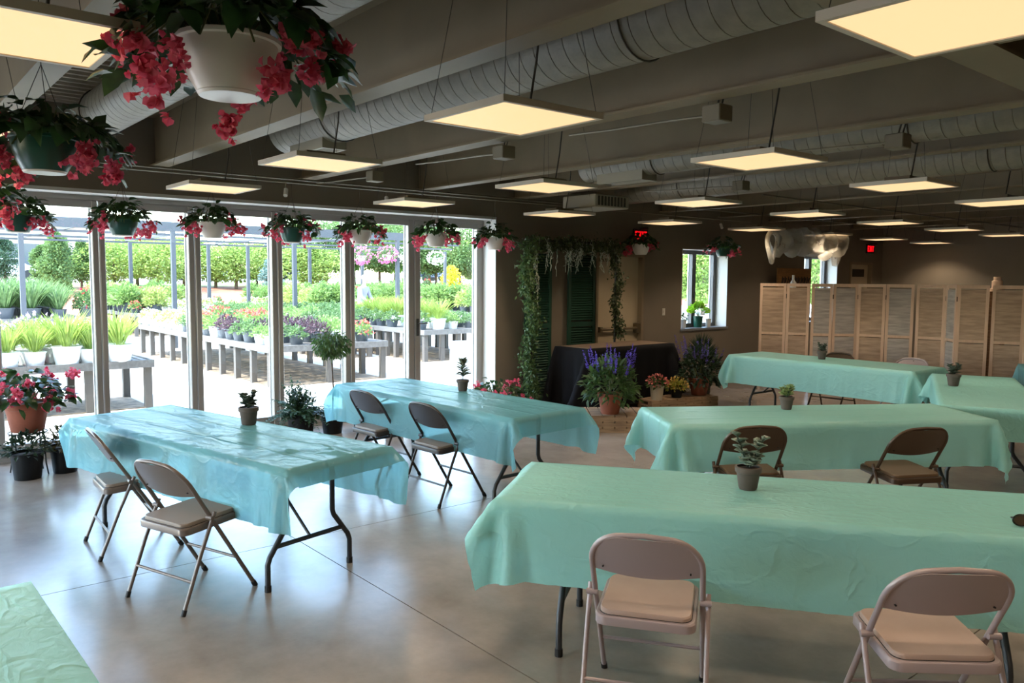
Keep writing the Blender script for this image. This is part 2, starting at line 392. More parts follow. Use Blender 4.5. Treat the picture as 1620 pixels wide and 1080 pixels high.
# lights
lampframe = mat('panel_frame_white', (196, 186, 168), .5)
emi = mat('warm_diffuser', (255, 210, 156), .5, emit=PANEL, spec=.1)
emi.node_tree.nodes['Principled BSDF'].inputs['Base Color'].default_value = (.12, .10, .07, 1)
wirem = mat('thin_wire', (58, 54, 46), .5)
LX = lambda m_: -9.094+2.0336*m_
LY = lambda n__: -7.797+2.0563*n__
def make_panel():
    d = thing('ceiling_light_panel', 'x', 'ceiling light')
    f = MB(); s = .305; a = .022
    f.box((-s, -s, .0), (s, -s+a, .03)).box((-s, s-a, 0), (s, s, .03)).box((-s, -s+a, 0), (-s+a, s-a, .03)).box((s-a, -s+a, 0), (s, s-a, .03)).box((-s+a, -s+a, .012), (s-a, s-a, .028))
    f.build('panel_frame', lampframe, d)
    MB().box((-s+a, -s+a, .004), (s-a, s-a, .011)).build('diffuser', emi, d)
    MB().box((-.10, -.14, .03), (.10, .14, .075)).build('driver_box', paint, d)
    ld = bpy.data.lights.new('panel_added_spot', 'SPOT'); ld.energy = LAMP_W; ld.color = (1.0, .78, .55); ld.spot_size = math.radians(134); ld.spot_blend = .5; ld.shadow_soft_size = .16  # spot added below the diffuser, whose glow alone is too dim
    lo = bpy.data.objects.new('added_spot', ld); C.objects.link(lo); lo.parent = d; lo.location = (0, 0, -.012)
    wv = MB(); top = ZD-2.52
    for (sx, sy) in ((-1, -1), (1, -1), (1, 1), (-1, 1)): wv.tube([(sx*.28, sy*.28, .028), (sx*.17, sy*.17, top)], .0016, 5)
    wv.build('suspension_wires', wirem, d)
    MB().tube([(0, .1, .06), (.02, .13, .3), (.06, .12, .5), (.05, .1, top)], .006, 6).build('power_cable', wirem, d)
    return d
panel0 = make_panel(); used = False
ORD = {(1, 5): 'small ceiling panel above the second and third glass bays', (1, 6): 'ceiling panel in front of the last folding glass bays', (1, 7): 'ceiling panel just in front of the ivy arch',
 (1, 8): 'ceiling panel over the exit sign nearest the ivy arch', (1, 9): 'ceiling panel near the dark hanging basket by the small window', (1, 10): 'ceiling panel just above the plastic-wrapped bundle',
 (1, 11): 'ceiling panel above the far exit sign', (1, 12): 'farthest low ceiling panel, right of the far exit sign',
 (2, 5): 'ceiling panel left of centre, over the second spiral duct end', (2, 6): 'ceiling panel in the middle, behind the large central one', (2, 7): 'ceiling panel right of centre below the low far duct',
 (2, 8): 'ceiling panel above the wrapped bundle, second row', (2, 9): 'ceiling panel second row, above the screens', (2, 10): 'ceiling panel second row, far above the white screen ornament', (2, 11): 'ceiling panel at the far right edge of the second row',
 (3, 4): 'large ceiling panel cut by the top left corner of the photo', (3, 5): 'large square ceiling panel in the middle, over the long duct', (3, 6): 'wide ceiling panel above the small window', (3, 7): 'ceiling panel right of the wide one, under the slim duct', (3, 8): 'ceiling panel cut by the right edge',
 (4, 5): 'largest ceiling panel at the top right corner'}
for m_, ns in ((1, range(5, 13)), (2, range(4, 12)), (3, range(3, 9)), (4, range(2, 9)), (5, range(3, 8))):
    for n__ in ns:
        o = panel0 if not used else copy_tree(panel0); used = True
        z = 2.50
        if (m_, n__) == (4, 5): z = 2.49
        o.location = (LX(m_), LY(n__), z)
        if (m_, n__) in ORD: o['label'] = 'square warm white ' + ORD[(m_, n__)]; o['group'] = 'square ceiling light panels'
        else: o['label'] = 'square warm white ceiling panel beyond the edges of the photo'; o['group'] = 'ceiling panels out of the frame'
        for j, dx in enumerate(()): pass

# junction boxes with flexible cable, conduit, pipes, fan coil
grey = mat('conduit_grey', (118, 110, 92), .5, metal=.2)
def jbox(loc, label):
    d = thing('junction_box', label, 'junction box', loc)
    MB().box((-.065, -.065, -.05), (.065, .065, .05), bev=.006).build('box_shell', grey, d)
    MB().tube([(0, 0, .05), (.02, .0, .12), (-.02, .03, .22), (.01, .02, ZD-.06-loc[2])], .006, 6).tube([(.03, 0, .05), (.05, .01, .14), (.01, .02, .26), (.03, .02, ZD-.06-loc[2])], .006, 6).build('flexible_cable', wirem, d)
    MB().tube([(-.065, 0, 0), (-.35, .01, .015), (-.9, .02, .03), (-1.3, .03, .05)], .008, 6).build('cable_run', grey, d)
jbox((-4.90, 3.98, 2.72), 'small grey junction box under the second beam, left of the large central panel')
jbox((-2.95, 4.03, 2.73), 'grey junction box hanging from the second beam, right of the large central panel')
jbox((-4.86, 7.07, 2.70), 'grey junction box right of the wide panel above the slim duct')
jbox((-2.60, 5.6, 2.70), 'grey junction box on forked cable near the right edge of the ceiling')
jbox((-6.9, 3.99, 2.72), 'grey junction box by the beam end behind the left middle panel')
def pipe(label, pts, r, name='conduit'):
    o = MB().tube(pts, r, 8).build(name, grey, None, True); return tag(o, label, 'conduit')
pipe('upper thin conduit running above the folding glass wall', [(-8.0, YB+.1, 2.765), (-8.0, 4, 2.765), (-8.0, 8.6, 2.765)], .011)
pipe('lower thin conduit running above the folding glass wall', [(-7.96, YB+.1, 2.725), (-7.96, 4, 2.725), (-7.96, 11.9, 2.725)], .011)
pipe('thin dark conduit crossing the far ceiling along the windows', [(-7.2, 9.0, 2.76), (-7.2, 13, 2.76), (-7.2, 17.3, 2.76)], .012)
pipe('thin dark conduit crossing the far ceiling in the middle', [(-5.6, 8.6, 2.775), (-5.6, 17.3, 2.775)], .012)
fc = thing('fan_coil_unit', 'pale grey air unit with grille hanging near the ivy arch', 'air unit', (-7.0, 7.15, 2.60))
MB().box((-.28, -.30, 0), (.28, .30, .15), bev=.01).build('unit_casing', mat('unit_grey', (158, 150, 132), .5), fc)
g = MB()
for q in range(9): g.box((.281, -.25+q*.056, .02), (.287, -.22+q*.056, .13))
g.build('unit_grille', wirem, fc)
MB().tube([(0, 0, .15), (0, 0, ZD-2.66)], .012).build('hanger_rod', grey, fc)
# security cameras / small spots on the wall conduit
whitep = mat('white_plastic', (205, 203, 196), .4)
for (y, lb_) in ((3.55, 'small white spotlight on the conduit above the third glass bay'), (4.75, 'small white spotlight on the conduit above the fifth glass bay'), (11.05, 'small white spotlight on the conduit above the far dark hanging basket')):
    s_ = thing('spotlight', lb_, 'spotlight', (-7.96, y, 2.71))
    MB().tube([(0, 0, 0), (0, 0, -.06)], .008).build('bracket', grey, s_)
    MB().tube([(0, 0, -.06), (.05, -.03, -.13)], .022, 12).build('spot_head', whitep, s_, True)
tg = mat('paper_tag', (170, 150, 110), .7)
for y, lb_ in ((1.05, 'tan paper tag on the header above the leftmost glass bay'), (2.82, 'tan paper tag under the panel above the second glass bay')):
    tag(MB().box((XW+.001, y, 2.63), (XW+.006, y+.055, 2.69)).build('paper_tag', tg), lb_, 'tag')

# ------------------------------------------------------------------ exit signs, switches
red = mat('exit_red_glow', (255, 14, 26), .4, emit=.55); black = mat('black_plastic', (22, 22, 24), .4)
def exit_sign(y, z, label):
    d = thing('exit_sign', label, 'exit sign', (XW+.16, y, z)); 
    MB().box((-.15, -.015, .09), (.0, .015, .12)).build('wall_arm', black, d)
    MB().box((-.16, -.16, -.095), (-.13, .16, .095)).build('sign_box', mat('exit_dark', (48, 6, 8), .4), d)
    def stroke(mb, y0, z0, y1, z1, w_=.012):
        dy, dz = y1-y0, z1-z0; l = math.hypot(dy, dz); ny, nz = -dz/l*w_, dy/l*w_
        p = [(y0+ny, z0+nz), (y0-ny, z0-nz), (y1-ny, z1-nz), (y1+ny, z1+nz)]
        mb.add([(-.13, *q) for q in p]+[(-.124, *q) for q in p], [(0, 3, 2, 1), (4, 5, 6, 7), (0, 1, 5, 4), (1, 2, 6, 5), (2, 3, 7, 6), (3, 0, 4, 7)])
    t = MB(); z0, z1 = -.06, .06        # reads left to right for someone looking at the wall (+y is right)
    stroke(t, -.125, z0, -.125, z1); stroke(t, -.125, z1-.01, -.08, z1-.01); stroke(t, -.125, 0, -.085, 0); stroke(t, -.125, z0+.01, -.08, z0+.01)
    stroke(t, -.055, z0, -.005, z1); stroke(t, -.055, z1, -.005, z0)
    stroke(t, .03, z0, .03, z1)
    stroke(t, .095, z0, .095, z1-.01); stroke(t, .06, z1-.01, .13, z1-.01)
    t.build('exit_letters', red, d)
exit_sign(9.51, 2.42, 'red lit EXIT sign above the door beside the ivy arch')
exit_sign(16.9, 2.42, 'small red lit EXIT sign on the far wall end above the rear door')
def plate(y, z, label, name):
    d = thing(name, label, 'switch' if 'switch' in name else 'outlet', (XW, y, z))
    MB().box((0, -.036, -.058), (.008, .036, .058), bev=.002).build('cover_plate', whitep, d)
    if 'switch' in name: MB().box((.008, -.012, -.02), (.013, .012, .02)).build('rocker', whitep, d)
    else: MB().box((.008, -.014, .008), (.010, .014, .036)).box((.008, -.014, -.036), (.010, .014, -.008)).build('sockets', mat('socket_face', (180, 175, 165), .5), d)
plate(10.12, 1.22, 'white light switch plate between the beige door and the small window', 'light_switch')
plate(7.82, .42, 'pale outlet plate low on the wall between the green shutters', 'wall_outlet')

# ------------------------------------------------------------------ folding tables and cloths
legm = mat('table_leg_grey', (54, 56, 60), .4, metal=.3)
topm = mat('table_top_grey', (196, 194, 188), .6)
capm = mat('foot_cap_black', (20, 20, 22), .6)
def make_table():
    d = thing('folding_table', 'x', 'table')
    MB().box((-1.21, -.37, .70), (1.21, .37, .742), bev=.008).build('tabletop', topm, d)
    for sx in (-1, 1):
        X = sx*.93
        for sy in (-1, 1):
            l = MB().tube([(X, sy*.165, .70), (X, sy*.165, .36), (X, sy*.175, .33), (X, sy*.28, .19), (X, sy*.295, .15), (X, sy*.295, .012)], .0155, 10)
            o = l.build('leg', legm, d, True)
            MB().tube([(X, sy*.295, .035), (X, sy*.295, 0)], .019, 10).build('foot_cap', capm, o)
        MB().tube([(X, -.245, .24), (X, .245, .24)], .014, 8).build('crossbar', legm, d, True); MB().tube([(X, -.165, .66), (X, .165, .66)], .012, 8).build('hinge_bar', legm, d, True)
        MB().tube([(X, 0, .24), (X-sx*.52, 0, .69)], .009, 8).build('brace', legm, d, True); MB().tube([(X, -.165, .56), (X-sx*.3, -.05, .69)], .007, 6).build('brace', legm, d, True)
    return d
table0 = make_table()

def drape(L_, W_, ea, eb, ztop, seed, h=.036, steps=240, its=9, wind=.5, floor_z=.02, crease=0.0, bend=.25):
    """plastic cloth settling on a table top: position based cloth"""
    rng = np.random.default_rng(seed)
    hx = L_/round(L_/h); hy = W_/round(W_/h); ea = round(ea/hx)*hx; eb = round(eb/hy)*hy
    nx = int(round((L_+2*ea)/hx))+1; ny = int(round((W_+2*eb)/hy))+1
    X = np.linspace(-L_/2-ea, L_/2+ea, nx); Y = np.linspace(-W_/2-eb, W_/2+eb, ny)
    P = np.zeros((nx, ny, 3)); P[..., 0] = X[:, None]; P[..., 1] = Y[None, :]; P[..., 2] = ztop
    hl, hw = L_/2, W_/2
    pin = (np.abs(P[..., 0]) <= hl+.001) & (np.abs(P[..., 1]) <= hw+.001)
    # gentle waviness to seed the folds
    ph = rng.uniform(0, 6.28, 8); per = P.copy()
    outx = np.maximum(np.abs(P[..., 0])-hl, 0); outy = np.maximum(np.abs(P[..., 1])-hw, 0)
    P[..., 2] += .004*rng.standard_normal((nx, ny))*(~pin)
    wv = np.sin(P[..., 0]*9+ph[0])*.5+np.sin(P[..., 0]*17+ph[1])*.3+np.sin(P[..., 0]*5+ph[2])*.4
    wu = np.sin(P[..., 1]*11+ph[3])*.5+np.sin(P[..., 1]*19+ph[4])*.3
    V = np.zeros_like(P); P0 = P.copy(); w_ = (~pin).astype(float)
    def sl(a, b, i0, j0, si, sj, di, dj, rest, k):
        A = P[i0:nx-di:si, j0 if dj >= 0 else j0-dj:(ny-dj) if dj >= 0 else ny:sj]
        i1 = i0+di; j1 = (j0+dj) if dj >= 0 else j0
        B = P[i1:nx:si, j1:(ny if dj >= 0 else ny+dj):sj]
        n0 = min(A.shape[0], B.shape[0]); n1 = min(A.shape[1], B.shape[1]); A = A[:n0, :n1]; B = B[:n0, :n1]
        wa = w_[i0:nx-di:si, j0 if dj >= 0 else j0-dj:(ny-dj) if dj >= 0 else ny:sj][:n0, :n1]
        wbb = w_[i1:nx:si, j1:(ny if dj >= 0 else ny+dj):sj][:n0, :n1]
        d = B-A; l = np.sqrt((d*d).sum(-1))+1e-9; ws = wa+wbb; ws = np.where(ws == 0, 1, ws)
        c = (l-rest)/l/ws*k; c = np.where((k < .9) & (l > rest), c*1.0, c)
        A += d*(c*wa)[..., None]; B -= d*(c*wbb)[..., None]
    hd_ = math.hypot(hx, hy); dt = 1/60.
    for s in range(steps):
        V *= .965; V[..., 2] -= 9.8*dt*w_
        if s < 120:
            V[..., 1] += np.sign(P[..., 1])*wv*wind*dt*(outy > 0)*4
            V[..., 0] += np.sign(P[..., 0])*wu*wind*dt*(outx > 0)*4
        V *= w_[..., None]; Q = P.copy(); P += V*dt
        for _ in range(its):
            for p in (0, 1):
                sl(0, 0, p, 0, 2, 1, 1, 0, hx, 1.0); sl(0, 0, 0, p, 1, 2, 0, 1, hy, 1.0)
                sl(0, 0, p, 0, 2, 1, 1, 1, hd_, .5); sl(0, 0, p, 0, 2, 1, 1, -1, hd_, .5)
            if bend > 0:
                for p in (0, 1, 2, 3):
                    sl(0, 0, p, 0, 4, 1, 2, 0, 2*hx, bend*.3); sl(0, 0, 0, p, 1, 4, 0, 2, 2*hy, bend*.3)
            x, y, z = P[..., 0], P[..., 1], P[..., 2]
            inside = (np.abs(x) < hl+.003) & (np.abs(y) < hw+.003) & (z < ztop) & (w_ > 0)
            dz = ztop-z; dx = hl+.003-np.abs(x); dy = hw+.003-np.abs(y)
            m1 = inside & (dz <= np.minimum(dx, dy)); m2 = inside & ~m1 & (dx <= dy); m3 = inside & ~m1 & ~m2
            z[m1] = ztop; x[m2] = np.sign(x[m2])*(hl+.003); y[m3] = np.sign(y[m3])*(hw+.003)
            np.maximum(z, floor_z, out=z)
        V = (P-Q)/dt
    # fine wrinkles on the top
    x, y = per[..., 0], per[..., 1]; wr = np.zeros((nx, ny))
    for _ in range(24):
        a = rng.normal(0, .35) if rng.random() < .6 else rng.uniform(0, 3.14)
        c0 = rng.uniform(-1.2, 1.2); y0 = rng.uniform(-.5, .5); dd = (x-c0)*math.sin(a)-(y-y0)*math.cos(a); al = (x-c0)*math.cos(a)+(y-y0)*math.sin(a)
        wr += np.exp(-(dd/.022)**2)*np.exp(-(al/rng.uniform(.2, .8))**2)*rng.uniform(.3, 1)
    P[..., 2] += wr*crease*pin*((np.abs(x) < hl-.01) & (np.abs(y) < hw-.01))
    # soft vertical folds in the skirts, growing towards the hem
    drop = np.clip((ztop-P[..., 2])/.3, 0, 1); f1 = np.sin(per[..., 0]*57+ph[5]+2*np.sin(per[..., 0]*7))+.6*np.sin(per[..., 0]*31+ph[6])
    P[..., 1] += np.sign(P[..., 1])*np.abs(f1)*.007*drop*(outy > 0)
    f2 = np.sin(per[..., 1]*52+ph[7]); P[..., 0] += np.sign(P[..., 0])*np.abs(f2)*.006*drop*(outx > 0)
    idx = np.arange(nx*ny).reshape(nx, ny)
    F = np.stack([idx[:-1, :-1], idx[1:, :-1], idx[1:, 1:], idx[:-1, 1:]], -1).reshape(-1, 4)
    return P.reshape(-1, 3), F

def cloth_mat(name, rgb, rgb2, rough, lines, wrinkle, trans, clear=0.0):
    M = bpy.data.materials.new(name); M.use_nodes = True; n = M.node_tree; n.nodes.clear(); L = n.links
    o = n.nodes.new('ShaderNodeOutputMaterial'); b = n.nodes.new('ShaderNodeBsdfPrincipled'); b.inputs['Roughness'].default_value = rough
    b.inputs['Specular IOR Level'].default_value = .45
    tc = n.nodes.new('ShaderNodeTexCoord')
    nz = n.nodes.new('ShaderNodeTexNoise'); nz.inputs['Scale'].default_value = 3; L.new(tc.outputs['Object'], nz.inputs['Vector'])
    mx = n.nodes.new('ShaderNodeMix'); mx.data_type = 'RGBA'; mx.inputs['A'].default_value = (*lin(rgb), 1); mx.inputs['B'].default_value = (*lin(rgb2), 1)
    L.new(nz.outputs['Fac'], mx.inputs['Factor']); L.new(mx.outputs['Result'], b.inputs['Base Color'])
    # crinkle: voronoi ridges + noise ; packaging folds: thin regular ridges
    mp = n.nodes.new('ShaderNodeMapping'); mp.inputs['Scale'].default_value = (.6, 1.6, 1); L.new(tc.outputs['Object'], mp.inputs['Vector'])
    nd = n.nodes.new('ShaderNodeTexNoise'); nd.inputs['Scale'].default_value = 4; L.new(mp.outputs[0], nd.inputs['Vector'])
    ad = n.nodes.new('ShaderNodeMix'); ad.data_type = 'RGBA'; ad.inputs['Factor'].default_value = .35; L.new(mp.outputs[0], ad.inputs['A']); L.new(nd.outputs['Color'], ad.inputs['B'])
    vo = n.nodes.new('ShaderNodeTexVoronoi'); vo.feature = 'DISTANCE_TO_EDGE'; vo.inputs['Scale'].default_value = 7; L.new(ad.outputs['Result'], vo.inputs['Vector'])
    r1 = n.nodes.new('ShaderNodeMapRange'); r1.inputs['From Max'].default_value = .09; r1.inputs['To Min'].default_value = 1; r1.inputs['To Max'].default_value = 0; L.new(vo.outputs['Distance'], r1.inputs['Value'])
    n2 = n.nodes.new('ShaderNodeTexNoise'); n2.inputs['Scale'].default_value = 16; n2.inputs['Detail'].default_value = 5; n2.inputs['Distortion'].default_value = 1.2; L.new(tc.outputs['Object'], n2.inputs['Vector'])
    mu = n.nodes.new('ShaderNodeMath'); mu.operation = 'MULTIPLY_ADD'; mu.inputs[1].default_value = .35; L.new(r1.outputs[0], mu.inputs[0]); L.new(n2.outputs['Fac'], mu.inputs[2])
    bp = n.nodes.new('ShaderNodeBump'); bp.inputs['Strength'].default_value = wrinkle; bp.inputs['Distance'].default_value = .008; L.new(mu.outputs[0], bp.inputs['Height'])
    wv = n.nodes.new('ShaderNodeTexWave'); wv.wave_type = 'BANDS'; wv.bands_direction = 'Y'; wv.inputs['Scale'].default_value = 1.15; wv.inputs['Distortion'].default_value = .6; wv.inputs['Detail'].default_value = 1
    L.new(tc.outputs['Object'], wv.inputs['Vector'])
    r2 = n.nodes.new('ShaderNodeMapRange'); r2.inputs['From Min'].default_value = .93; L.new(wv.outputs['Fac'], r2.inputs['Value'])
    b2 = n.nodes.new('ShaderNodeBump'); b2.inputs['Strength'].default_value = lines; b2.inputs['Distance'].default_value = .01; L.new(r2.outputs[0], b2.inputs['Height']); L.new(bp.outputs[0], b2.inputs['Normal'])
    L.new(b2.outputs[0], b.inputs['Normal'])
    t = n.nodes.new('ShaderNodeBsdfTranslucent'); L.new(mx.outputs['Result'], t.inputs['Color']); ms = n.nodes.new('ShaderNodeMixShader'); ms.inputs[0].default_value = trans
    L.new(b.outputs[0], ms.inputs[1]); L.new(t.outputs[0], ms.inputs[2])
    tr = n.nodes.new('ShaderNodeBsdfTransparent'); L.new(mx.outputs['Result'], tr.inputs['Color']); m3 = n.nodes.new('ShaderNodeMixShader'); m3.inputs[0].default_value = clear
    L.new(ms.outputs[0], m3.inputs[1]); L.new(tr.outputs[0], m3.inputs[2]); L.new(m3.outputs[0], o.inputs['Surface']); return M
aqua_film = cloth_mat('aqua_plastic_film', (152, 212, 222), (142, 204, 214), .22, 1.0, .6, .5, .22)
aqua_cloth = cloth_mat('aqua_crinkled_cover', (164, 224, 220), (152, 216, 212), .42, .0, .8, .30, .06)

aqua_smooth = cloth_mat('aqua_smooth_film', (168, 226, 222), (158, 218, 214), .34, .6, .45, .38, .02)
TABLES = [  # cx, cy, angle, end overhang, side overhang, material, seed, table label, cloth label
 (-5.15, 1.80, 13, .11, .34, aqua_film, 11, 'long folding table with dark bent legs, nearest the left glass bays', 'aqua plastic tablecloth with streaky creases on the left table by the glass'),
 (-5.56, 3.92, 3, .13, .33, aqua_film, 12, 'long folding table standing behind the left table, beside the last glass bays', 'aqua plastic tablecloth with lengthwise fold lines on the second table from the glass'),
 (-3.13, 5.56, 57, .30, .34, aqua_smooth, 13, 'long folding table in the middle with two brown chairs on its near side', 'smooth aqua tablecloth with gathered left end on the middle table'),
 (-2.03, 3.25, 36, .17, .36, aqua_cloth, 14, 'largest foreground folding table with two beige chairs in front', 'crinkled aqua tablecloth on the large foreground table at the right'),
 (-5.10, 9.40, -1, .25, .36, aqua_smooth, 15, 'long folding table in front of the wooden louvered screens', 'aqua tablecloth on the far table in front of the wooden screens'),
 (-2.86, 8.05, -66, .26, .27, aqua_cloth, 16, 'folding table at the right running away from the camera', 'pale aqua tablecloth on the table running away at the right'),
 (-2.66, 10.0, -66, .25, .33, aqua_film, 17, 'folding table cut by the right edge in front of the last screen', 'deeper blue aqua tablecloth cut by the right edge near the screens'),
 (-1.74, .06, 1, .14, .30, aqua_cloth, 18, 'folding table cut by the bottom left corner', 'crinkled aqua tablecloth filling the bottom left corner'),
]
for i, (cx, cy, an, ea, eb, cm, seed, tl, cl) in enumerate(TABLES):
    o = table0 if i == 0 else copy_tree(table0)
    o.location = (cx, cy, 0); o.rotation_euler = (0, 0, math.radians(an)); o['label'] = tl; o['group'] = 'folding tables under aqua cloths'
    if i == 0: CH[o.name] = kids(o)
    V, F = drape(2.44, .76, ea, eb, .7465, seed, crease=.009 if i < 2 else .003, wind=.18)
    c = mesh_obj('tablecloth', V, F, cm, smooth=True); c.location = (cx, cy, 0); c.rotation_euler = (0, 0, math.radians(an))
    tag(c, cl, 'tablecloth', 'aqua tablecloths')

# ------------------------------------------------------------------ folding chairs
def make_chair(name, frame_m, seat_m, pad_m, label):
    d = thing(name, label, 'chair')
    hw = .215
    def fr(s, z): return (s*hw, .25-.62*z*1.0, z)       # straight leaning tube
    arc = []
    R_ = .13
    for k in range(0, 9):
        a = PI*k/16; arc.append((-hw+R_-R_*math.cos(a), 0, R_*math.sin(a)))
    zt = .64
    pts = [fr(-1, .46), fr(-1, .55), fr(-1, zt)]
    def lean(x, z): return (x, .25-.62*z, z)
    pts += [lean(x, zt+dz) for x, _, dz in arc[1:]] + [lean(0, zt+R_+.006)] + [lean(-x, zt+dz) for x, _, dz in reversed(arc[1:])]
    pts += [fr(1, zt), fr(1, .55), fr(1, .46)]
    MB().tube(pts, .0115, 10).build('back_frame', frame_m, d, True)
    for s in (-1, 1):
        o = MB().tube([fr(s, .46), fr(s, .2), fr(s, .012)], .0115, 10).build('leg', frame_m, d, True)
        MB().tube([fr(s, .03), fr(s, 0.0)], .0145, 10).build('foot_cap', capm, o)
        p0 = (s*(hw+.022), -.03, .50); p1 = (s*(hw+.022), -.12, .30); p2 = (s*(hw+.022), -.235, .012)
        o = MB().tube([p0, p1, p2], .0105, 10).build('leg', frame_m, d, True)
        MB().tube([(s*(hw+.022), -.229, .03), (s*(hw+.022), -.24, 0)], .0135, 10).build('foot_cap', capm, o)
        MB().tube([(s*(hw-.01), -.055, .47), (s*(hw+.035), -.055, .47)], .012, 10).build('hinge', frame_m, d, True)
    MB().tube([(-hw-.022, -.178, .16), (hw+.022, -.178, .16)], .008, 8).build('stretcher', frame_m, d, True)
    MB().tube([fr(-1, .2), fr(1, .2)], .008, 8).build('stretcher', frame_m, d, True)
    # curved back panel
    vs = []; fs = []; nx_, nz_ = 20, 10
    for side in (0, 1):
        for j in range(nz_+1):
            for i in range(nx_+1):
                u_ = i/nx_*2-1; t_ = j/nz_
                xe = hw-.006; x = u_*xe
                ax = abs(x); ztop = zt+R_ if ax < hw-R_ else zt+math.sqrt(max(R_*R_-(ax-(hw-R_))**2, 0))
                zb = .585-.022*math.cos(u_*PI/2)+.012
                z = zb+(max(ztop-.004, zb+.01)-zb)*t_
                bow = -.022*(1-u_*u_)
                vs.append((x, .25-.62*z+bow+(.0035 if side else -.0035), z))
    n1 = (nx_+1)*(nz_+1)
    for j in range(nz_):
        for i in range(nx_):
            a = j*(nx_+1)+i; fs.append((a, a+1, a+nx_+2, a+nx_+1)); fs.append((n1+a, n1+a+nx_+1, n1+a+nx_+2, n1+a+1))
    for i in range(nx_): fs.append((i, n1+i, n1+i+1, i+1)); q = nz_*(nx_+1)+i; fs.append((q, q+1, n1+q+1, n1+q))
    for j in range(nz_):
        a = j*(nx_+1); fs.append((a, a+nx_+1, n1+a+nx_+1, n1+a)); b = a+nx_; fs.append((b, n1+b, n1+b+nx_+1, b+nx_+1))
    bk = MB(); bk.add(vs, fs); b_ = bk.build('backrest', frame_m, d, True)
    rv = MB()
    for (x, z) in ((-.17, .615), (.17, .615), (0, .745)): rv.tube([(x, .25-.62*z-.020, z), (x, .25-.62*z-.0, z)], .0035, 8)
    rv.build('rivets', capm, b_)
    # seat pan and pad
    T = Matrix.Rotation(math.radians(3), 4, 'X')
    def slab(mb, x0, y0, x1, y1, z0, z1, rr=.045):
        ring = []
        for (cx_, cy_, a0) in ((x1-rr, y1-rr, 0), (x0+rr, y1-rr, 90), (x0+rr, y0+rr, 180), (x1-rr, y0+rr, 270)):
            for k in range(7): a = math.radians(a0+15*k); ring.append((cx_+rr*math.cos(a), cy_+rr*math.sin(a)))
        n_ = len(ring); vs = []
        cxm, cym = (x0+x1)/2, (y0+y1)/2
        for z, sc in ((z0, 1), (z1-.006, 1), (z1, .975)): vs += [tuple(T @ Vector((cxm+(px_-cxm)*sc, cym+(py_-cym)*sc, z))) for px_, py_ in ring]
        fs = [(r_*n_+i, r_*n_+(i+1) % n_, (r_+1)*n_+(i+1) % n_, (r_+1)*n_+i) for r_ in range(2) for i in range(n_)]
        fs += [tuple(range(n_-1, -1, -1)), tuple(range(2*n_, 3*n_))]
        mb.add(vs, fs)
    mb = MB(); slab(mb, -.195, -.175, .195, .215, .405, .442); mb.build('seat_pan', seat_m, d, True)
    mb = MB(); slab(mb, -.178, -.158, .178, .198, .442, .462); mb.build('seat_pad', pad_m, d, True)
    mb = MB(); slab(mb, -.182, -.162, .182, .202, .441, .445); mb.build('piping', capm, d, True)
    return d
fbeige = mat('beige_chair_metal', (160, 146, 148), .38, metal=.15); fbrown = mat('brown_chair_metal', (74, 58, 44), .38, metal=.3)
vb = mat('beige_vinyl', (174, 152, 142), .5, rgb2=(164, 142, 132), scale=6); vbr = mat('brown_vinyl', (96, 74, 52), .45)
fgrey = mat('taupe_chair_metal', (112, 102, 96), .35, metal=.3)
vg = mat('taupe_vinyl', (128, 116, 106), .5)
cA = make_chair('folding_chair', fbeige, fbeige, vb, 'x'); cB = make_chair('folding_chair', fbrown, fbrown, vbr, 'x'); cC = make_chair('folding_chair', fgrey, fgrey, vg, 'x'); cD = make_chair('folding_chair', mat('dark_taupe_metal', (62, 56, 54), .35, metal=.3), MATS['dark_taupe_metal'], vg, 'x')
CHAIRS = [
 (cC, -5.50, 1.36, 88, 'grey beige folding chair farther left at the left table, partly under the cloth'),
 (cC, -4.44, 1.40, 109, 'grey beige folding chair in full view in front of the left table'),
 (cD, -6.06, 3.56, 96, 'dark folding chair at the left end of the second table, by the glass'),
 (cD, -5.17, 3.60, 94, 'dark folding chair in the open between the left and second tables'),
 (cA, -2.08, 2.47, 125, 'pinkish beige folding chair at the middle of the large foreground table'),
 (cA, -1.22, 3.00, 138, 'pinkish beige folding chair cut at the bottom right of the foreground table'),
 (cB, -3.16, 4.74, 146, 'brown folding chair on the left in front of the middle table'),
 (cB, -2.46, 5.55, 152, 'brown folding chair on the right in front of the middle table'),
 (cB, -5.38, 10.0, -88, 'dark brown folding chair behind the far table, its back just showing'),
 (cA, -4.45, 10.02, -94, 'pale folding chair behind the right part of the far table'),
 (cB, -2.10, 7.80, 204, 'brown folding chair under the table that runs away at the right'),
]
first = {}
for (src, x, y, a, lb_) in CHAIRS:
    o = src if src.name not in first else copy_tree(src); first[src.name] = 1
    o.location = (x, y, 0); o.rotation_euler = (0, 0, math.radians(a-90)); o['label'] = lb_; o['group'] = 'folding chairs at the tables'

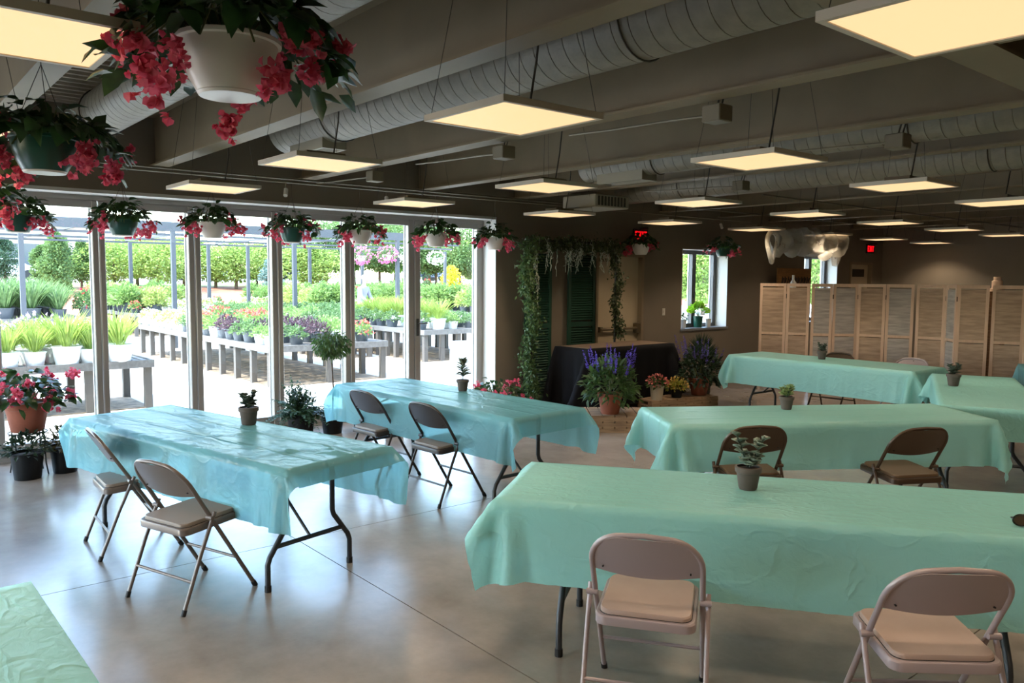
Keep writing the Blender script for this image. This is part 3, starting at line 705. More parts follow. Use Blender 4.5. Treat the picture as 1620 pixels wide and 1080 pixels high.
# ------------------------------------------------------------------ plants
rng = np.random.default_rng(5)
def leafm(name, a, b, tr=.45, rough=.45): return mat(name, a, rough, rgb2=b, scale=14, trans=tr)
beg_leaf = leafm('begonia_leaf', (58, 88, 44), (34, 56, 30), .35, .3)
beg_flower = mat('begonia_flower', (208, 62, 92), .5, rgb2=(230, 112, 132), scale=20, trans=.4)
terracotta = mat('terracotta', (156, 88, 66), .75, rgb2=(140, 78, 58), scale=10, bump=.1)
potgreen = mat('green_plastic_pot', (22, 74, 60), .3); potwhite = mat('white_plastic_pot', (214, 208, 200), .35); potblack = mat('black_nursery_pot', (9, 10, 13), .5, spec=.3)
potgrey = mat('taupe_clay_pot', (90, 80, 75), .7, rgb2=(80, 71, 66), scale=12)
soil = mat('potting_soil', (48, 36, 28), .9, bump=.6)
stemm = mat('green_stem', (96, 104, 60), .5); bark = mat('bark_brown', (98, 80, 62), .85, rgb2=(78, 62, 48), scale=12, bump=.4)

def pot(parent, prof, m, n=24, soil_z=None, name='pot'):
    """prof from base up the outside; wall is given thickness"""
    inner = [(max(r-.006, .001), z) for r, z in reversed(prof)]
    p = MB().lathe(prof+inner[:-1]+[(inner[-1][0], prof[0][1]+.006)], n).build(name, m, parent, True)
    if soil_z is not None:
        r = np.interp(soil_z, [q[1] for q in prof], [q[0] for q in prof])-.006
        MB().lathe([(r, soil_z), (r*.5, soil_z+.008), (.002, soil_z+.01)], n).build('soil', soil, parent, True)
    return p
def stems(parent, P0, P1, r, m, sag=0.0, name='stems'):
    mb = MB()
    for a, b in zip(P0, P1):
        a = np.asarray(a); b = np.asarray(b); mid = (a+b)/2; mid[2] += sag
        mb.tube([a, mid, b], r, 5, caps=False)
    return mb.build(name, m, parent)

def blossom_cluster(rg, c, size, n):
    cen = c + rg.normal(size=(n, 3))*np.array([.5, .5, .62])*size*.5
    V, F = [], []; k = 0
    for p in range(4):
        d = rdir(rg, n); d[:, 2] -= .35
        v, f = leaves(rg, cen, d, rdir(rg, n), size*.32*rg.uniform(.7, 1.2, n), size*.40, .25, 7)
        V.append(v); F.append(f+k); k += len(v)
    return np.concatenate(V), np.concatenate(F)

def begonia(parent, rg, R_, top, nleaf, nflow, fs, droop=.16, big=False, leaf_len=.085, gap=None, lift=0.0):
    """mound of wing-shaped leaves over the rim (z=0) with drooping flower clusters"""
    a = rg.uniform(0, 2*PI, nleaf); rr = R_*np.sqrt(rg.uniform(.02, 1, nleaf)); z = top*(1-(rr/R_)**2)*rg.uniform(.35, 1.05, nleaf)-droop*(rr/R_)**3*rg.uniform(.1, 1, nleaf)
    cen = np.stack([rr*np.cos(a), rr*np.sin(a), z], 1)
    if gap is not None:
        near = np.cos(a-gap) > .55; cen[near, 2] = np.maximum(cen[near, 2], .02)
    ax = np.stack([np.cos(a+rg.normal(0, .7, nleaf)), np.sin(a+rg.normal(0, .7, nleaf)), rg.uniform(-.9, .35, nleaf)], 1)
    up = np.stack([np.cos(a)*.5, np.sin(a)*.5, np.ones(nleaf)], 1)+rg.normal(0, .35, (nleaf, 3))
    V, F = leaves(rg, cen, ax, up, leaf_len*rg.uniform(.7, 1.3, nleaf), leaf_len*.66*rg.uniform(.8, 1.2, nleaf), .18, 7)
    leaf_obj('foliage', V, F, beg_leaf, parent)
    ns = nflow+8; aa = rg.uniform(0, 2*PI, ns)
    stems(parent, [(.03*math.cos(t), .03*math.sin(t), -.03) for t in aa], [(R_*.85*math.cos(t), R_*.85*math.sin(t), rg.uniform(-.5, .5)*droop) for t in aa], .0035, stemm, sag=top*.6)
    aa = np.linspace(0, 2*PI, nflow, endpoint=False)+rg.normal(0, .2, nflow)
    if gap is not None: aa = gap+np.linspace(.75, 2*PI-.75, nflow)+rg.normal(0, .12, nflow)
    for k, t in enumerate(aa):
        q = R_*rg.uniform(.55, 1.12); zz = rg.uniform(-1.0, .35)*droop+lift*rg.uniform(0, 1)-(.3*droop if q > R_*.9 else 0)
        V, F = blossom_cluster(rg, np.array([q*math.cos(t), q*math.sin(t), zz]), fs*rg.uniform(.75, 1.25), 13 if big else 9)
        leaf_obj('flower_cluster', V, F, beg_flower, parent)

def bowl(r): return [(r*.56, -r*1.12), (r*.66, -r*1.09), (r*.82, -r*.80), (r*.93, -r*.42), (r*.985, -r*.1), (r*1.06, -r*.08), (r*1.07, .0), (r*1.0, .004)]
def hanging_basket(name, loc, r, pm, R_, nleaf, nfl, fs, hang_z, label, seed, big=False, ll=.085, top=.15, droop=.16, gap=None):
    rg = np.random.default_rng(seed); d = thing(name, label, 'hanging basket', loc, rg.uniform(0, 6) if gap is None else 0, 'hanging begonia baskets')
    pot(d, bowl(r), pm, 32, -.02)
    MB().lathe([(r*.5, -r*1.17), (r*.62, -r*1.16), (r*.66, -r*1.10), (r*.5, -r*1.10)], 28).build('saucer', potwhite, d, True)
    mb = MB(); tz = hang_z-loc[2]; hk = min(.34, tz*.7)
    for k in range(3):
        g = 2*PI*k/3; mb.tube([(r*1.03*math.cos(g), r*1.03*math.sin(g), -.01), (0, 0, hk)], .0018, 5)
    mb.tube([(0, 0, hk), (0, 0, tz-.02)]+[(.012*math.sin(t), 0, tz-.008+.012*(1-math.cos(t))*.8) for t in np.linspace(.3, 4.6, 8)], .0022, 5)
    mb.build('hanger', wirem, d)
    begonia(d, rg, R_, top, nleaf, nfl, fs, droop, big, ll, gap)
    return d
hanging_basket('hanging_basket', (-2.72, 1.02, 2.535), .160, potwhite, .36, 320, 20, .088, ZD-.06, 'large white hanging pot of pink begonias nearest the camera at the top', 1, True, .10, .20, .17, math.atan2(-1.02, 2.72))
hanging_basket('hanging_basket', (-4.40, .75, 2.40), .145, potgreen, .33, 240, 20, .085, ZD-.06, 'green hanging pot of red begonias close to the camera at the upper left', 2, True, .10, .17, .15, math.atan2(-.75, 4.40))
hanging_basket('hanging_basket', (-5.30, .42, 2.24), .15, potgreen, .30, 160, 18, .085, ZD-.06, 'hanging basket whose red blooms just enter at the left edge', 3, False, .10)
HC = (-7.98, 2.74)
BK = [(.62 if 0 else 1.14, potgreen, 'dark green hanging basket over the leftmost glass bay'), (1.97, potgreen, 'dark green hanging basket in front of the first mullion'), (2.79, potwhite, 'white hanging basket in front of the second mullion'),
      (3.62, potgreen, 'dark green hanging basket in front of the third mullion'), (4.42, potwhite, 'white hanging basket in front of the fourth mullion'), (5.44, potwhite, 'white hanging basket at the last glass bay'),
      (6.34, potwhite, 'hanging basket with white lower rim beside the ivy arch'), (9.12, potwhite, 'dim white hanging basket under the lit sign over the door'), (11.16, potgreen, 'dark hanging basket at the top corner of the small window')]
for k, (y, pm, lb_) in enumerate(BK):
    hanging_basket('hanging_basket', (HC[0]+.0, y, 2.255+.008*(k % 3)), .13+.004*(k % 2), pm, .26, 150, 15, .078, HC[1]-.02, lb_, 20+k, False, .085, .19, .11, math.atan2(-y, 7.98))

# small succulents on the tables
suc_a = mat('succulent_grey', (112, 128, 112), .5, rgb2=(86, 104, 92), scale=20); suc_b = mat('succulent_dark', (62, 78, 66), .5, rgb2=(48, 62, 52), scale=20); suc_c = mat('variegated_leaf', (170, 184, 120), .5, rgb2=(110, 136, 76), scale=30, trans=.3)
def succulent(x, y, kind, label, s=1.0):
    rg = np.random.default_rng(int(abs(x*100))); d = thing('potted_succulent', label, 'plant', (x, y, .7475), (math.atan2(RX[1], RX[0]) if kind == 'paddle' else rg.uniform(0, 6)), 'small potted plants on the tables')
    pot(d, [(.036*s, 0), (.040*s, .01), (.050*s, .075*s), (.056*s, .077*s), (.057*s, .098*s), (.053*s, .10*s)], potgrey, 24, .088*s)
    V, F, k = [], [], 0; z0 = .09*s
    st = []
    if kind == 'paddle': heads = [(-.055, .0, .15), (.07, .01, .14), (-.02, .02, .07), (.04, -.02, .07)]
    elif kind == 'spike': heads = [(0, 0, .17)]
    elif kind == 'tuft': heads = [(rg.uniform(-.05, .05), rg.uniform(-.05, .05), rg.uniform(.05, .10)) for _ in range(12)]
    else: heads = [(-.035, 0, .085), (.035, .01, .075), (0, -.02, .05), (.01, .03, .06)]
    for hx, hy, hz in heads:
        hx *= s; hy *= s; hz *= s; st.append((hx, hy, z0+hz)); n = {'paddle': 13, 'spike': 46, 'tuft': 12}.get(kind, 16)
        t_ = rg.uniform(.15, 1, n); a = rg.uniform(0, 2*PI, n)
        cen = np.stack([hx*t_, hy*t_, z0+hz*t_], 1); el = (t_*1.1) if kind != 'paddle' else t_*.5+.2
        ax = np.stack([np.cos(a), np.sin(a), el+.2], 1); ln_ = {'paddle': .048, 'spike': .078, 'tuft': .05}.get(kind, .045)*s
        wd_ = {'paddle': .042, 'spike': .022, 'tuft': .022}.get(kind, .028)*s
        v, f = leaves(rg, cen, ax, rdir(rg, n)*.3+np.array([0, 0, 1]), ln_*(1.25-.5*t_), wd_, .3, 7); V.append(v); F.append(f+k); k += len(v)
    fo = leaf_obj('foliage', np.concatenate(V), np.concatenate(F), {'paddle': suc_a, 'spike': suc_a, 'tuft': suc_c}.get(kind, suc_b), d)
    md = fo.modifiers.new('t', 'SOLIDIFY'); md.thickness = .003 if kind != 'tuft' else .001
    stems(d, [(0, 0, z0)]*len(st), st, .004*s, suc_b)
succulent(-5.25, 2.05, 'rosette', 'small dark rosette succulent in a taupe pot on the left table by the glass', 1.2)
succulent(*at(732, 618, .7475), 'spike', 'upright spiky succulent in a taupe pot on the second table from the glass')
succulent(*at(1244, 647, .7475), 'tuft', 'variegated yellow-green plant in a taupe pot on the middle table')
succulent(*at(1183, 773, .7475), 'paddle', 'two-headed grey paddle succulent in a taupe pot on the large foreground table', 1.1)
succulent(*at(1300, 568, .7475), 'rosette', 'small dim succulent in a pot on the far table by the screens', 1.1)
succulent(*at(1508, 610, .7475), 'rosette', 'spreading dark succulent in a pot on the table running away at the right', 1.15)

# sunglasses on the foreground table
gx, gy = at(1614, 832, .748)
sg = thing('sunglasses', 'dark folded sunglasses on the foreground table, cut by the right edge', 'sunglasses', (gx+.03, gy+.02, .7475), math.radians(36))
gfr = mat('dark_olive_frame', (28, 24, 14), .25)
for s_ in (-1, 1):
    ring = [(s_*.034+.029*math.cos(t)*1.05, 0, .026+.023*math.sin(t)) for t in np.linspace(0, 2*PI, 25)[:-1]]
    fo = MB().tube(ring, .0035, 8, closed=True).build('rim', gfr, sg, True)
    lz = MB(); lz.add([(p[0], .001, p[2]) for p in ring]+[(p[0], -.001, p[2]) for p in ring], [tuple(range(24)), tuple(range(47, 23, -1))]); lz.build('lens', mat('brown_lens', (70, 40, 20), .08), fo)
    MB().tube([(s_*.064, 0, .03), (s_*.066, .02, .03), (s_*.02, .045, .026), (-s_*.05, .05, .018)], .0028, 6).build('temple', gfr, sg)
MB().tube([(-.008, 0, .032), (0, 0, .036), (.008, 0, .032)], .003, 6).build('bridge', gfr, sg)

# ---- potted plants on the floor
def mound(parent, rg, R_, Hh, n, ll, lw, m, z0=0.0, name='foliage', down=.2, pts=4, fold=.2):
    d = rdir(rg, n); d[:, 2] = np.abs(d[:, 2])*(1+down)-down; q = rg.uniform(.55, 1, n)[:, None]
    cen = d*q*np.array([R_, R_, Hh]); cen[:, 2] += z0
    ax = d+rg.normal(0, .45, (n, 3))
    V, F = leaves(rg, cen, ax, rdir(rg, n)*.5+np.array([0, 0, 1]), ll*rg.uniform(.7, 1.3, n), lw*rg.uniform(.8, 1.2, n), fold, pts)
    return leaf_obj(name, V, F, m, parent)
def nursery(r, h): return [(r*.78, 0), (r*.80, .01), (r*.98, h*.93), (r*1.05, h*.935), (r*1.06, h), (r*1.0, h)]
fol_dark = leafm('dark_foliage', (52, 74, 50), (32, 50, 36), .35); fol_mid = leafm('mid_foliage', (78, 108, 54), (50, 76, 40), .4); fol_fern = leafm('fern_leaf', (70, 104, 72), (44, 72, 52), .4)
rg = np.random.default_rng(77)
sx, sy = -8.05, 1.16
st_ = thing('plant_stand', 'black iron plant stand holding the terracotta begonia by the glass', 'plant stand', (sx, sy, 0))
mb = MB().tube([(.15*math.cos(t), .15*math.sin(t), .37) for t in np.linspace(0, 2*PI, 25)[:-1]], .006, 6, closed=True); mb.build('ring', black, st_)
MB().tube([(-.147, 0, .355), (.147, 0, .355)], .005, 6).tube([(0, -.147, .355), (0, .147, .355)], .005, 6).build('cross_bars', black, st_)
for k in range(4):
    g = PI/4+PI/2*k; MB().tube([(.15*math.cos(g), .15*math.sin(g), .37), (.16*math.cos(g), .16*math.sin(g), .1), (.18*math.cos(g), .18*math.sin(g), 0)], .006, 6).build('leg', black, st_)
bg_ = thing('potted_begonia', 'red begonia in a big terracotta pot on the iron stand at the left', 'plant', (sx, sy, .378))
pot(bg_, [(.12, 0), (.13, .01), (.165, .20), (.18, .205), (.185, .26), (.175, .262)], terracotta, 32, .24)
fo = bpy.data.objects.new('top', None)
hold = thing('x', None, None); begonia(hold, rg, .36, .24, 200, 20, .085, .05, True, .10, lift=.24)
for c in kids(hold): c.parent = bg_; c.location.z = .30
bpy.data.objects.remove(hold); bpy.data.objects.remove(fo)
def potted(name, label, x, y, r, h, pm, z=0.0, cat='plant', group=None):
    d = thing(name, label, cat, (x, y, z), 0, group); pot(d, nursery(r, h), pm, 28, h*.9); return d
d = potted('potted_shrub', 'low green plant with white specks in a black pot under the iron stand', -7.86, 1.12, .13, .23, potblack); mound(d, rg, .20, .15, 220, .055, .03, fol_dark, .24)
w_ = MB()
for q in range(7): a = rg.uniform(0, 6.28); w_.lathe([(.002, -.008), (.009, 0), (.002, .008)], 8, (.16*math.cos(a), .16*math.sin(a), .33+rg.uniform(-.04, .05)))
w_.build('white_blooms', potwhite, d)
d = potted('potted_shrub', 'dark bronze-green plant in a black pot right of the iron stand', -7.93, 1.42, .12, .24, potblack); mound(d, rg, .16, .17, 180, .06, .025, leafm('bronze_leaf', (96, 84, 44), (52, 60, 36)), .24)
# fern-like shrub, standard tree, black pots
def frond_plant(d, rg, n, L_, z0, m, rise=.9):
    V, F, k, P0, P1 = [], [], 0, [], []
    for i in range(n):
        a = rg.uniform(0, 2*PI); el = rg.uniform(.2, 1.3)*rise; l = L_*rg.uniform(.6, 1.1); t = np.linspace(.15, 1, 14)
        dx = np.cos(a)*math.cos(el); dy = np.sin(a)*math.cos(el)
        pts_ = np.stack([dx*l*t, dy*l*t, z0+l*math.sin(el)*t-l*.45*t**2.2*math.cos(el)], 1)
        for sgn in (-1, 1):
            ax = np.stack([np.full(14, dx*.6-sgn*dy), np.full(14, dy*.6+sgn*dx), np.full(14, -.1)], 1)+rg.normal(0, .15, (14, 3))
            v, f = leaves(rg, pts_, ax, np.tile([0, 0, 1.], (14, 1)), .085*(1.15-t)*L_/.5+.02, .026, .15); V.append(v); F.append(f+k); k += len(v)
        P0.append(pts_[0]*.2+np.array([0, 0, z0*.8])); P1.append(pts_[7])
    leaf_obj('foliage', np.concatenate(V), np.concatenate(F), m, d); stems(d, P0, P1, .003, stemm)
d = potted('potted_fern', 'bushy ferny shrub in a black pot by the third mullion', -8.05, 3.72, .15, .27, potblack); frond_plant(d, rg, 60, .46, .24, fol_fern, 1.1)
mound(d, rg, .24, .30, 260, .06, .025, fol_dark, .22, 'inner_foliage')
d = potted('potted_tree', 'slim-stemmed small tree with a drooping round crown in a black pot', -8.10, 4.12, .13, .24, potblack)
MB().tube([(0, 0, .2), (.01, .01, .5), (-.005, 0, .85), (0, 0, 1.02)], [.009, .008, .007, .006], 8).build('trunk', bark, d)
rg2 = np.random.default_rng(9); n = 620; dr = rdir(rg2, n); dr[:, 2] = dr[:, 2]*.75; cen = dr*rg2.uniform(.4, 1, n)[:, None]*.21+np.array([0, 0, 1.0])
V, F = leaves(rg2, cen, dr*.6+np.array([0, 0, -.8])+rg2.normal(0, .3, (n, 3)), rdir(rg2, n)+dr, .075, .022, .15); leaf_obj('crown', V, F, fol_mid, d)
stems(d, [(0, 0, 1.0)]*14, list(dr[:14]*.17+np.array([0, 0, 1.02])), .003, bark)
d = potted('potted_shrub', 'low leafy plant in a black pot beside the slim-stemmed tree', -8.0, 4.45, .12, .22, potblack); mound(d, rg, .14, .10, 90, .06, .03, fol_dark, .2)
d = potted('black_pot', 'plain black nursery pot behind the left chair of the second table', -7.6, 4.62, .12, .24, potblack, cat='pot')
bp_ = thing('potted_begonia', 'red begonia on the floor at the corner of the glass wall, behind the second table', 'plant', (-7.80, 6.22, 0)); pot(bp_, nursery(.14, .24), potblack, 28, .22)
hold = thing('x', None, None); begonia(hold, rg, .34, .24, 150, 18, .085, .08, False, .09, lift=.22)
for c in kids(hold): c.parent = bp_; c.location.z = .25
bpy.data.objects.remove(hold)

# ---- pallets with the display plants
wood = mat('pallet_wood', (168, 140, 112), .8, rgb2=(128, 104, 82), scale=5, stretch=(1, 8, 8), bump=.3, bscale=30)
def pallet(name, label, x, y, rz, L_, W_, layers, bh=.02):
    d = thing(name, label, 'pallet', (x, y, 0), rz); z = 0
    for k in range(layers):
        for q in range(3):
            MB().box((-L_/2, -W_/2+q*(W_-.08)/2, z), (L_/2, -W_/2+.08+q*(W_-.08)/2, z+.045)).build('bearer', wood, d)
        z += .045
        for q in range(max(3, int(L_/.13))):
            nn = max(3, int(L_/.13)); x0 = -L_/2+q*L_/nn; MB().box((x0+.006, -W_/2, z), (x0+L_/nn-.006, W_/2, z+bh)).build('board', wood, d)
        z += bh
    return z
zt = pallet('wooden_pallet', 'stack of weathered pallet boards under the front purple salvia', -6.42, 6.78, math.radians(50), .95, .6, 3)
zt2 = pallet('wooden_pallet', 'low wooden pallet under the small flower pots and the rear salvia', -7.02, 8.75, math.radians(78), 1.15, .55, 2)
salv = mat('salvia_purple', (88, 66, 178), .6, rgb2=(112, 92, 200), scale=30, trans=.25); salvd = mat('salvia_dim_purple', (92, 78, 160), .6, rgb2=(110, 98, 168), scale=30, trans=.2)
def salvia(label, x, y, z, s, seed, fm, sm):
    rg = np.random.default_rng(seed); d = thing('potted_salvia', label, 'plant', (x, y, z), 0, 'tall purple salvias')
    pot(d, [(.10*s, 0), (.105*s, .01), (.135*s, .19*s), (.145*s, .192*s), (.15*s, .235*s), (.14*s, .237*s)], terracotta, 32, .215*s)
    mound(d, rg, .33*s, .34*s, 620, .095*s, .042*s, fm, .30*s, down=.45, pts=7)
    stems(d, [(0, 0, .2*s)]*30, [tuple(v*np.array([.28, .28, .3])*s+np.array([0, 0, .28*s])) for v in np.abs(rdir(rg, 30))*np.sign(rg.normal(size=(30, 3)))*np.array([1, 1, 1])], .004, stemm)
    for k in range(20):
        a = rg.uniform(0, 2*PI); r = .29*s*math.sqrt(rg.uniform(.02, 1)); bx, by = r*math.cos(a), r*math.sin(a); z0 = (.50+.07*rg.uniform(-1, 1))*s; L_ = rg.uniform(.17, .27)*s
        n = 64; t_ = rg.uniform(0, 1, n); aa = rg.uniform(0, 2*PI, n)
        cen = np.stack([bx*(1+.25*t_), by*(1+.25*t_), z0+L_*t_], 1); ax = np.stack([np.cos(aa), np.sin(aa), rg.uniform(.0, .8, n)], 1)
        V, F = leaves(rg, cen, ax, rdir(rg, n), .022*(1.3-t_*.8)*s, .012*s, .3); leaf_obj('flower_spike', V, F, sm, d)
salvia('front purple salvia in a terracotta pot on the stacked pallet boards', -6.30, 6.72, zt, 1.0, 3, fol_mid, salv)
salvia('rear dim purple salvia in a terracotta pot at the end of the low pallet', -6.88, 9.15, zt2, 1.02, 4, fol_dark, salvd)
def small_flower(label, x, y, z, r, h, pm, fm, cm, seed):
    rg = np.random.default_rng(seed); d = thing('potted_flowers', label, 'plant', (x, y, z)); pot(d, nursery(r, h), pm, 24, h*.9)
    mound(d, rg, .14, .11, 170, .05, .026, fm, h, pts=7)
    n = 90; dr = rdir(rg, n); dr[:, 2] = abs(dr[:, 2]); V, F = leaves(rg, dr*np.array([.14, .14, .13])+np.array([0, 0, h+.01]), dr+rg.normal(0, .4, (n, 3)), rdir(rg, n), .035, .03, .2); leaf_obj('blooms', V, F, cm, d)
small_flower('small pot of pink-leaved flowers in a whitish pot on the low pallet', -6.93, 8.30, zt2, .095, .19, mat('cream_pot', (176, 164, 144), .5), fol_mid, mat('pink_bloom', (196, 96, 96), .6, rgb2=(214, 130, 120), scale=20), 5)
small_flower('small yellow-green and orange coleus in a black pot on the low pallet', -6.90, 8.68, zt2, .085, .13, potblack, leafm('yellow_leaf', (170, 168, 70), (120, 130, 50)), mat('orange_leaf', (206, 150, 84), .6, rgb2=(190, 180, 90), scale=20), 6)
d = potted('potted_yucca', 'dark spiky plant in a tall black pot behind the rear salvia', -7.45, 9.95, .17, .42, potblack)
n = 260; dr = rdir(rg, n); dr[:, 2] = abs(dr[:, 2])*1.2; V, F = leaves(rg, dr*np.array([.12, .12, .3])+np.array([0, 0, .4]), dr, rdir(rg, n), .20, .014, .1); leaf_obj('foliage', V, F, fol_dark, d)
tub = thing('black_bin', 'black bin under the right end of the far table', 'bin', (*at(1452, 634, 0), 0)); MB().lathe([(.12, 0), (.15, .30), (.165, .30), (.165, .33), (.15, .33), (.145, .3), (.115, .012)], 24).build('bin_body', potblack, tub, True)
MB().tube([(-.16, 0, .3), (-.1, 0, .42), (.1, 0, .42), (.16, 0, .3)], .004, 6).build('handle', wirem, tub)

# ---- black-clothed table by the door
bt = thing('display_table', 'rectangular table hidden under a black cloth by the beige door', 'table', (-7.48, 8.08, 0), math.radians(90))
MB().box((-.84, -.31, .80), (.84, .31, .84), bev=.008).build('tabletop', mat('brown_top', (110, 92, 74), .6), bt)
for sx_ in (-1, 1):
    for sy_ in (-1, 1): MB().tube([(sx_*.76, sy_*.26, .80), (sx_*.76, sy_*.26, 0)], .016, 10).build('leg', legm, bt)
blk = mat('black_cloth', (9, 9, 12), .9, spec=.2, rgb2=(14, 14, 18), scale=4)
V, F = drape(1.70, .64, .74, .72, .8445, 31, h=.05, steps=260, its=8, wind=1.2, bend=.2)
c = mesh_obj('black_tablecloth', V, F, blk, smooth=True); c.location = bt.location; c.rotation_euler = bt.rotation_euler; tag(c, 'black cloth reaching the floor on the display table by the door', 'tablecloth')
runner = MB().box((-.80, -.26, .847), (.80, .26, .852)).build('table_runner', mat('brown_runner', (112, 92, 72), .7)); runner.location = bt.location; runner.rotation_euler = bt.rotation_euler
tag(runner, 'flat brown paper runner on top of the black-clothed table', 'runner')

# ---- ivy arch, shutters
ivy = leafm('ivy_leaf', (96, 122, 72), (56, 80, 44), .35); ivyd = leafm('ivy_dark_leaf', (74, 88, 52), (44, 56, 32), .3); lace = mat('pale_vine', (168, 176, 160), .6)
arch = thing('garland_arch', 'tall arch wrapped in ivy garland and pale trailing vine beside the beige door', 'arch', (-7.92, 0, 0))
YA, YB_ = 6.92, 8.52
for y in (YA, YB_): MB().tube([(0, y, 0), (0, y, 2.24)], .016, 10).build('post', black, arch)
MB().tube([(0, YA, 2.24), (0, YB_, 2.24)], .016, 10).build('top_bar', black, arch)
def vine(nm, p0, p1, rad, n, ll, m, seed):
    rg = np.random.default_rng(seed); t_ = rg.uniform(0, 1, n)[:, None]; p0 = np.array(p0); p1 = np.array(p1)
    wob = np.stack([np.sin(t_[:, 0]*14+seed), np.cos(t_[:, 0]*11+seed), 0*t_[:, 0]], 1)*rad*.35
    cen = p0+(p1-p0)*t_+rg.normal(0, 1, (n, 3))*rad*np.array([.55, .55, .4])+wob; ax = rdir(rg, n)*.8+np.array([0, 0, -.7])
    V, F = leaves(rg, cen, ax, rdir(rg, n)+np.array([1., 0, 0]), ll*rg.uniform(.6, 1.3, n), ll*.55, .15); leaf_obj(nm, V, F, m, arch)
vine('ivy_garland', (0, YA-.06, 2.26), (.03, YA-.02, .12), .095, 2600, .052, ivy, 1)
vine('ivy_garland', (0, YB_, 2.26), (.03, YB_+.02, .90), .07, 1100, .05, ivyd, 2)
vine('ivy_garland', (0, YA, 2.22), (0, YB_, 2.2), .12, 1900, .05, ivyd, 3)
def strands(nm, y0, y1, n, L0, L1, seed, zt=2.28):
    rg = np.random.default_rng(seed); mb = MB()
    for k in range(n):
        y = rg.uniform(y0, y1); l = rg.uniform(L0, L1); p = [(rg.uniform(-.03, .06), y, zt)]; q = np.array(p[0])
        for s_ in range(7):
            q = q+np.array([rg.normal(0, .015), rg.normal(0, .022), -l/7]); p.append(tuple(q))
        mb.tube(p, .0032, 4, caps=False)
        for s_ in range(5):
            b = np.array(p[1+s_]); mb.tube([b, b+np.array([.01, rg.normal(0, .03), -.02]), b+np.array([.0, rg.normal(0, .03), -.05])], .0035, 4, caps=False)
    mb.build(nm, lace, arch)
strands('pale_vine_strands', YA+.05, YB_-.1, 34, .18, .52, 4); strands('pale_vine_strands', YA-.12, YA+.1, 5, .4, 1.1, 5, 2.2)
shm = mat('shutter_green', (24, 62, 48), .5)
def shutter(y0, y1, label):
    d = thing('green_shutter', label, 'shutter', (XW+.06, (y0+y1)/2, 0)); w = (y1-y0)/2; h = 2.2
    MB().box((-.018, -w, .0), (.018, -w+.05, h)).box((-.018, w-.05, 0), (.018, w, h)).box((-.018, -w+.05, 0), (.018, w-.05, .09)).box((-.018, -w+.05, h-.08), (.018, w-.05, h)).box((-.018, -w+.05, 1.05), (.018, w-.05, 1.12)).build('shutter_frame', shm, d)
    mb = MB(); z = .11
    while z < h-.1:
        if not (1.03 < z < 1.13): mb.box((-.02, -w+.05, -.004), (.02, w-.05, .004), Matrix.Translation((0, 0, z)) @ Matrix.Rotation(.75, 4, 'Y'))
        z += .035
    mb.build('louvers', shm, d)
shutter(7.12, 7.60, 'dark green louvered shutter right behind the left ivy column'); shutter(7.93, 8.47, 'dark green louvered shutter leaning inside the ivy arch')

# ---- plants on the window sill
WX = XW-.13
d = potted('potted_hydrangea', 'lime green leafy plant in a green pot on the small window sill', WX, 11.20, .085, .19, potgreen, .926)
rgh = np.random.default_rng(8); lime = mat('lime_leaf', (150, 190, 50), .5, rgb2=(124, 168, 40), scale=10, trans=.5)
n = 70; dr = rdir(rgh, n); dr[:, 2] = abs(dr[:, 2]); V, F = leaves(rgh, dr*np.array([.10, .15, .12])+np.array([0, 0, .24]), dr+np.array([0, 0, .2]), rdir(rgh, n)+np.array([0, 0, 1]), .10, .085, .12, 7); leaf_obj('foliage', V, F, lime, d)
stems(d, [(0, 0, .17)]*8, [tuple(v*.08+np.array([0, 0, .27])) for v in rdir(rgh, 8)], .004, stemm)
for (y, lb_) in ((10.78, 'small white pot with a sprig at the left of the window sill'), (11.46, 'small white pot at the right of the lime plant on the sill')):
    d = potted('white_pot', lb_, WX+.02, y, .05, .14, potwhite, .926, cat='pot')
    if y < 11: mound(d, rgh, .05, .08, 26, .06, .035, fol_mid, .15)

# ------------------------------------------------------------------ louvered room screens
scrA = mat('pale_wood_frame', (218, 190, 168), .65, rgb2=(206, 178, 156), scale=4, stretch=(6, 6, 1)); slA = mat('brown_slats', (192, 168, 146), .75, rgb2=(160, 138, 120), scale=4, stretch=(1, 1, 8), bump=.3, bscale=14)
slB = mat('greyed_slats', (190, 184, 180), .75, rgb2=(158, 152, 150), scale=4, stretch=(1, 1, 8), bump=.3, bscale=14); brass = mat('dark_hinge', (40, 32, 26), .4, metal=.6)
SP = [(-7.45, 11.45), (-7.10, 11.67), (-6.78, 11.83), None, (-6.74, 11.80), (-6.48, 11.99), (-6.24, 12.32), (-5.84, 12.42), (-5.47, 12.56), None, (-5.44, 12.56), (-5.03, 12.62), (-4.78, 12.36), (-4.40, 12.50), None, (-4.36, 12.47), (-3.98, 12.62), (-3.66, 12.36), (-3.27, 12.50)]
SLB = ['folding wooden louvered screen at the left, nearest the small window', 'folding wooden louvered screen in the middle behind the far table', 'folding wooden louvered screen behind the table running away', 'folding wooden louvered screen cut by the right edge']
grp = []; cur = []
for p in SP+[None]:
    if p is None: grp.append(cur); cur = []
    else: cur.append(p)
greyp = {(1, 0): 1, (1, 1): 1, (1, 3): 1, (2, 1): 1}
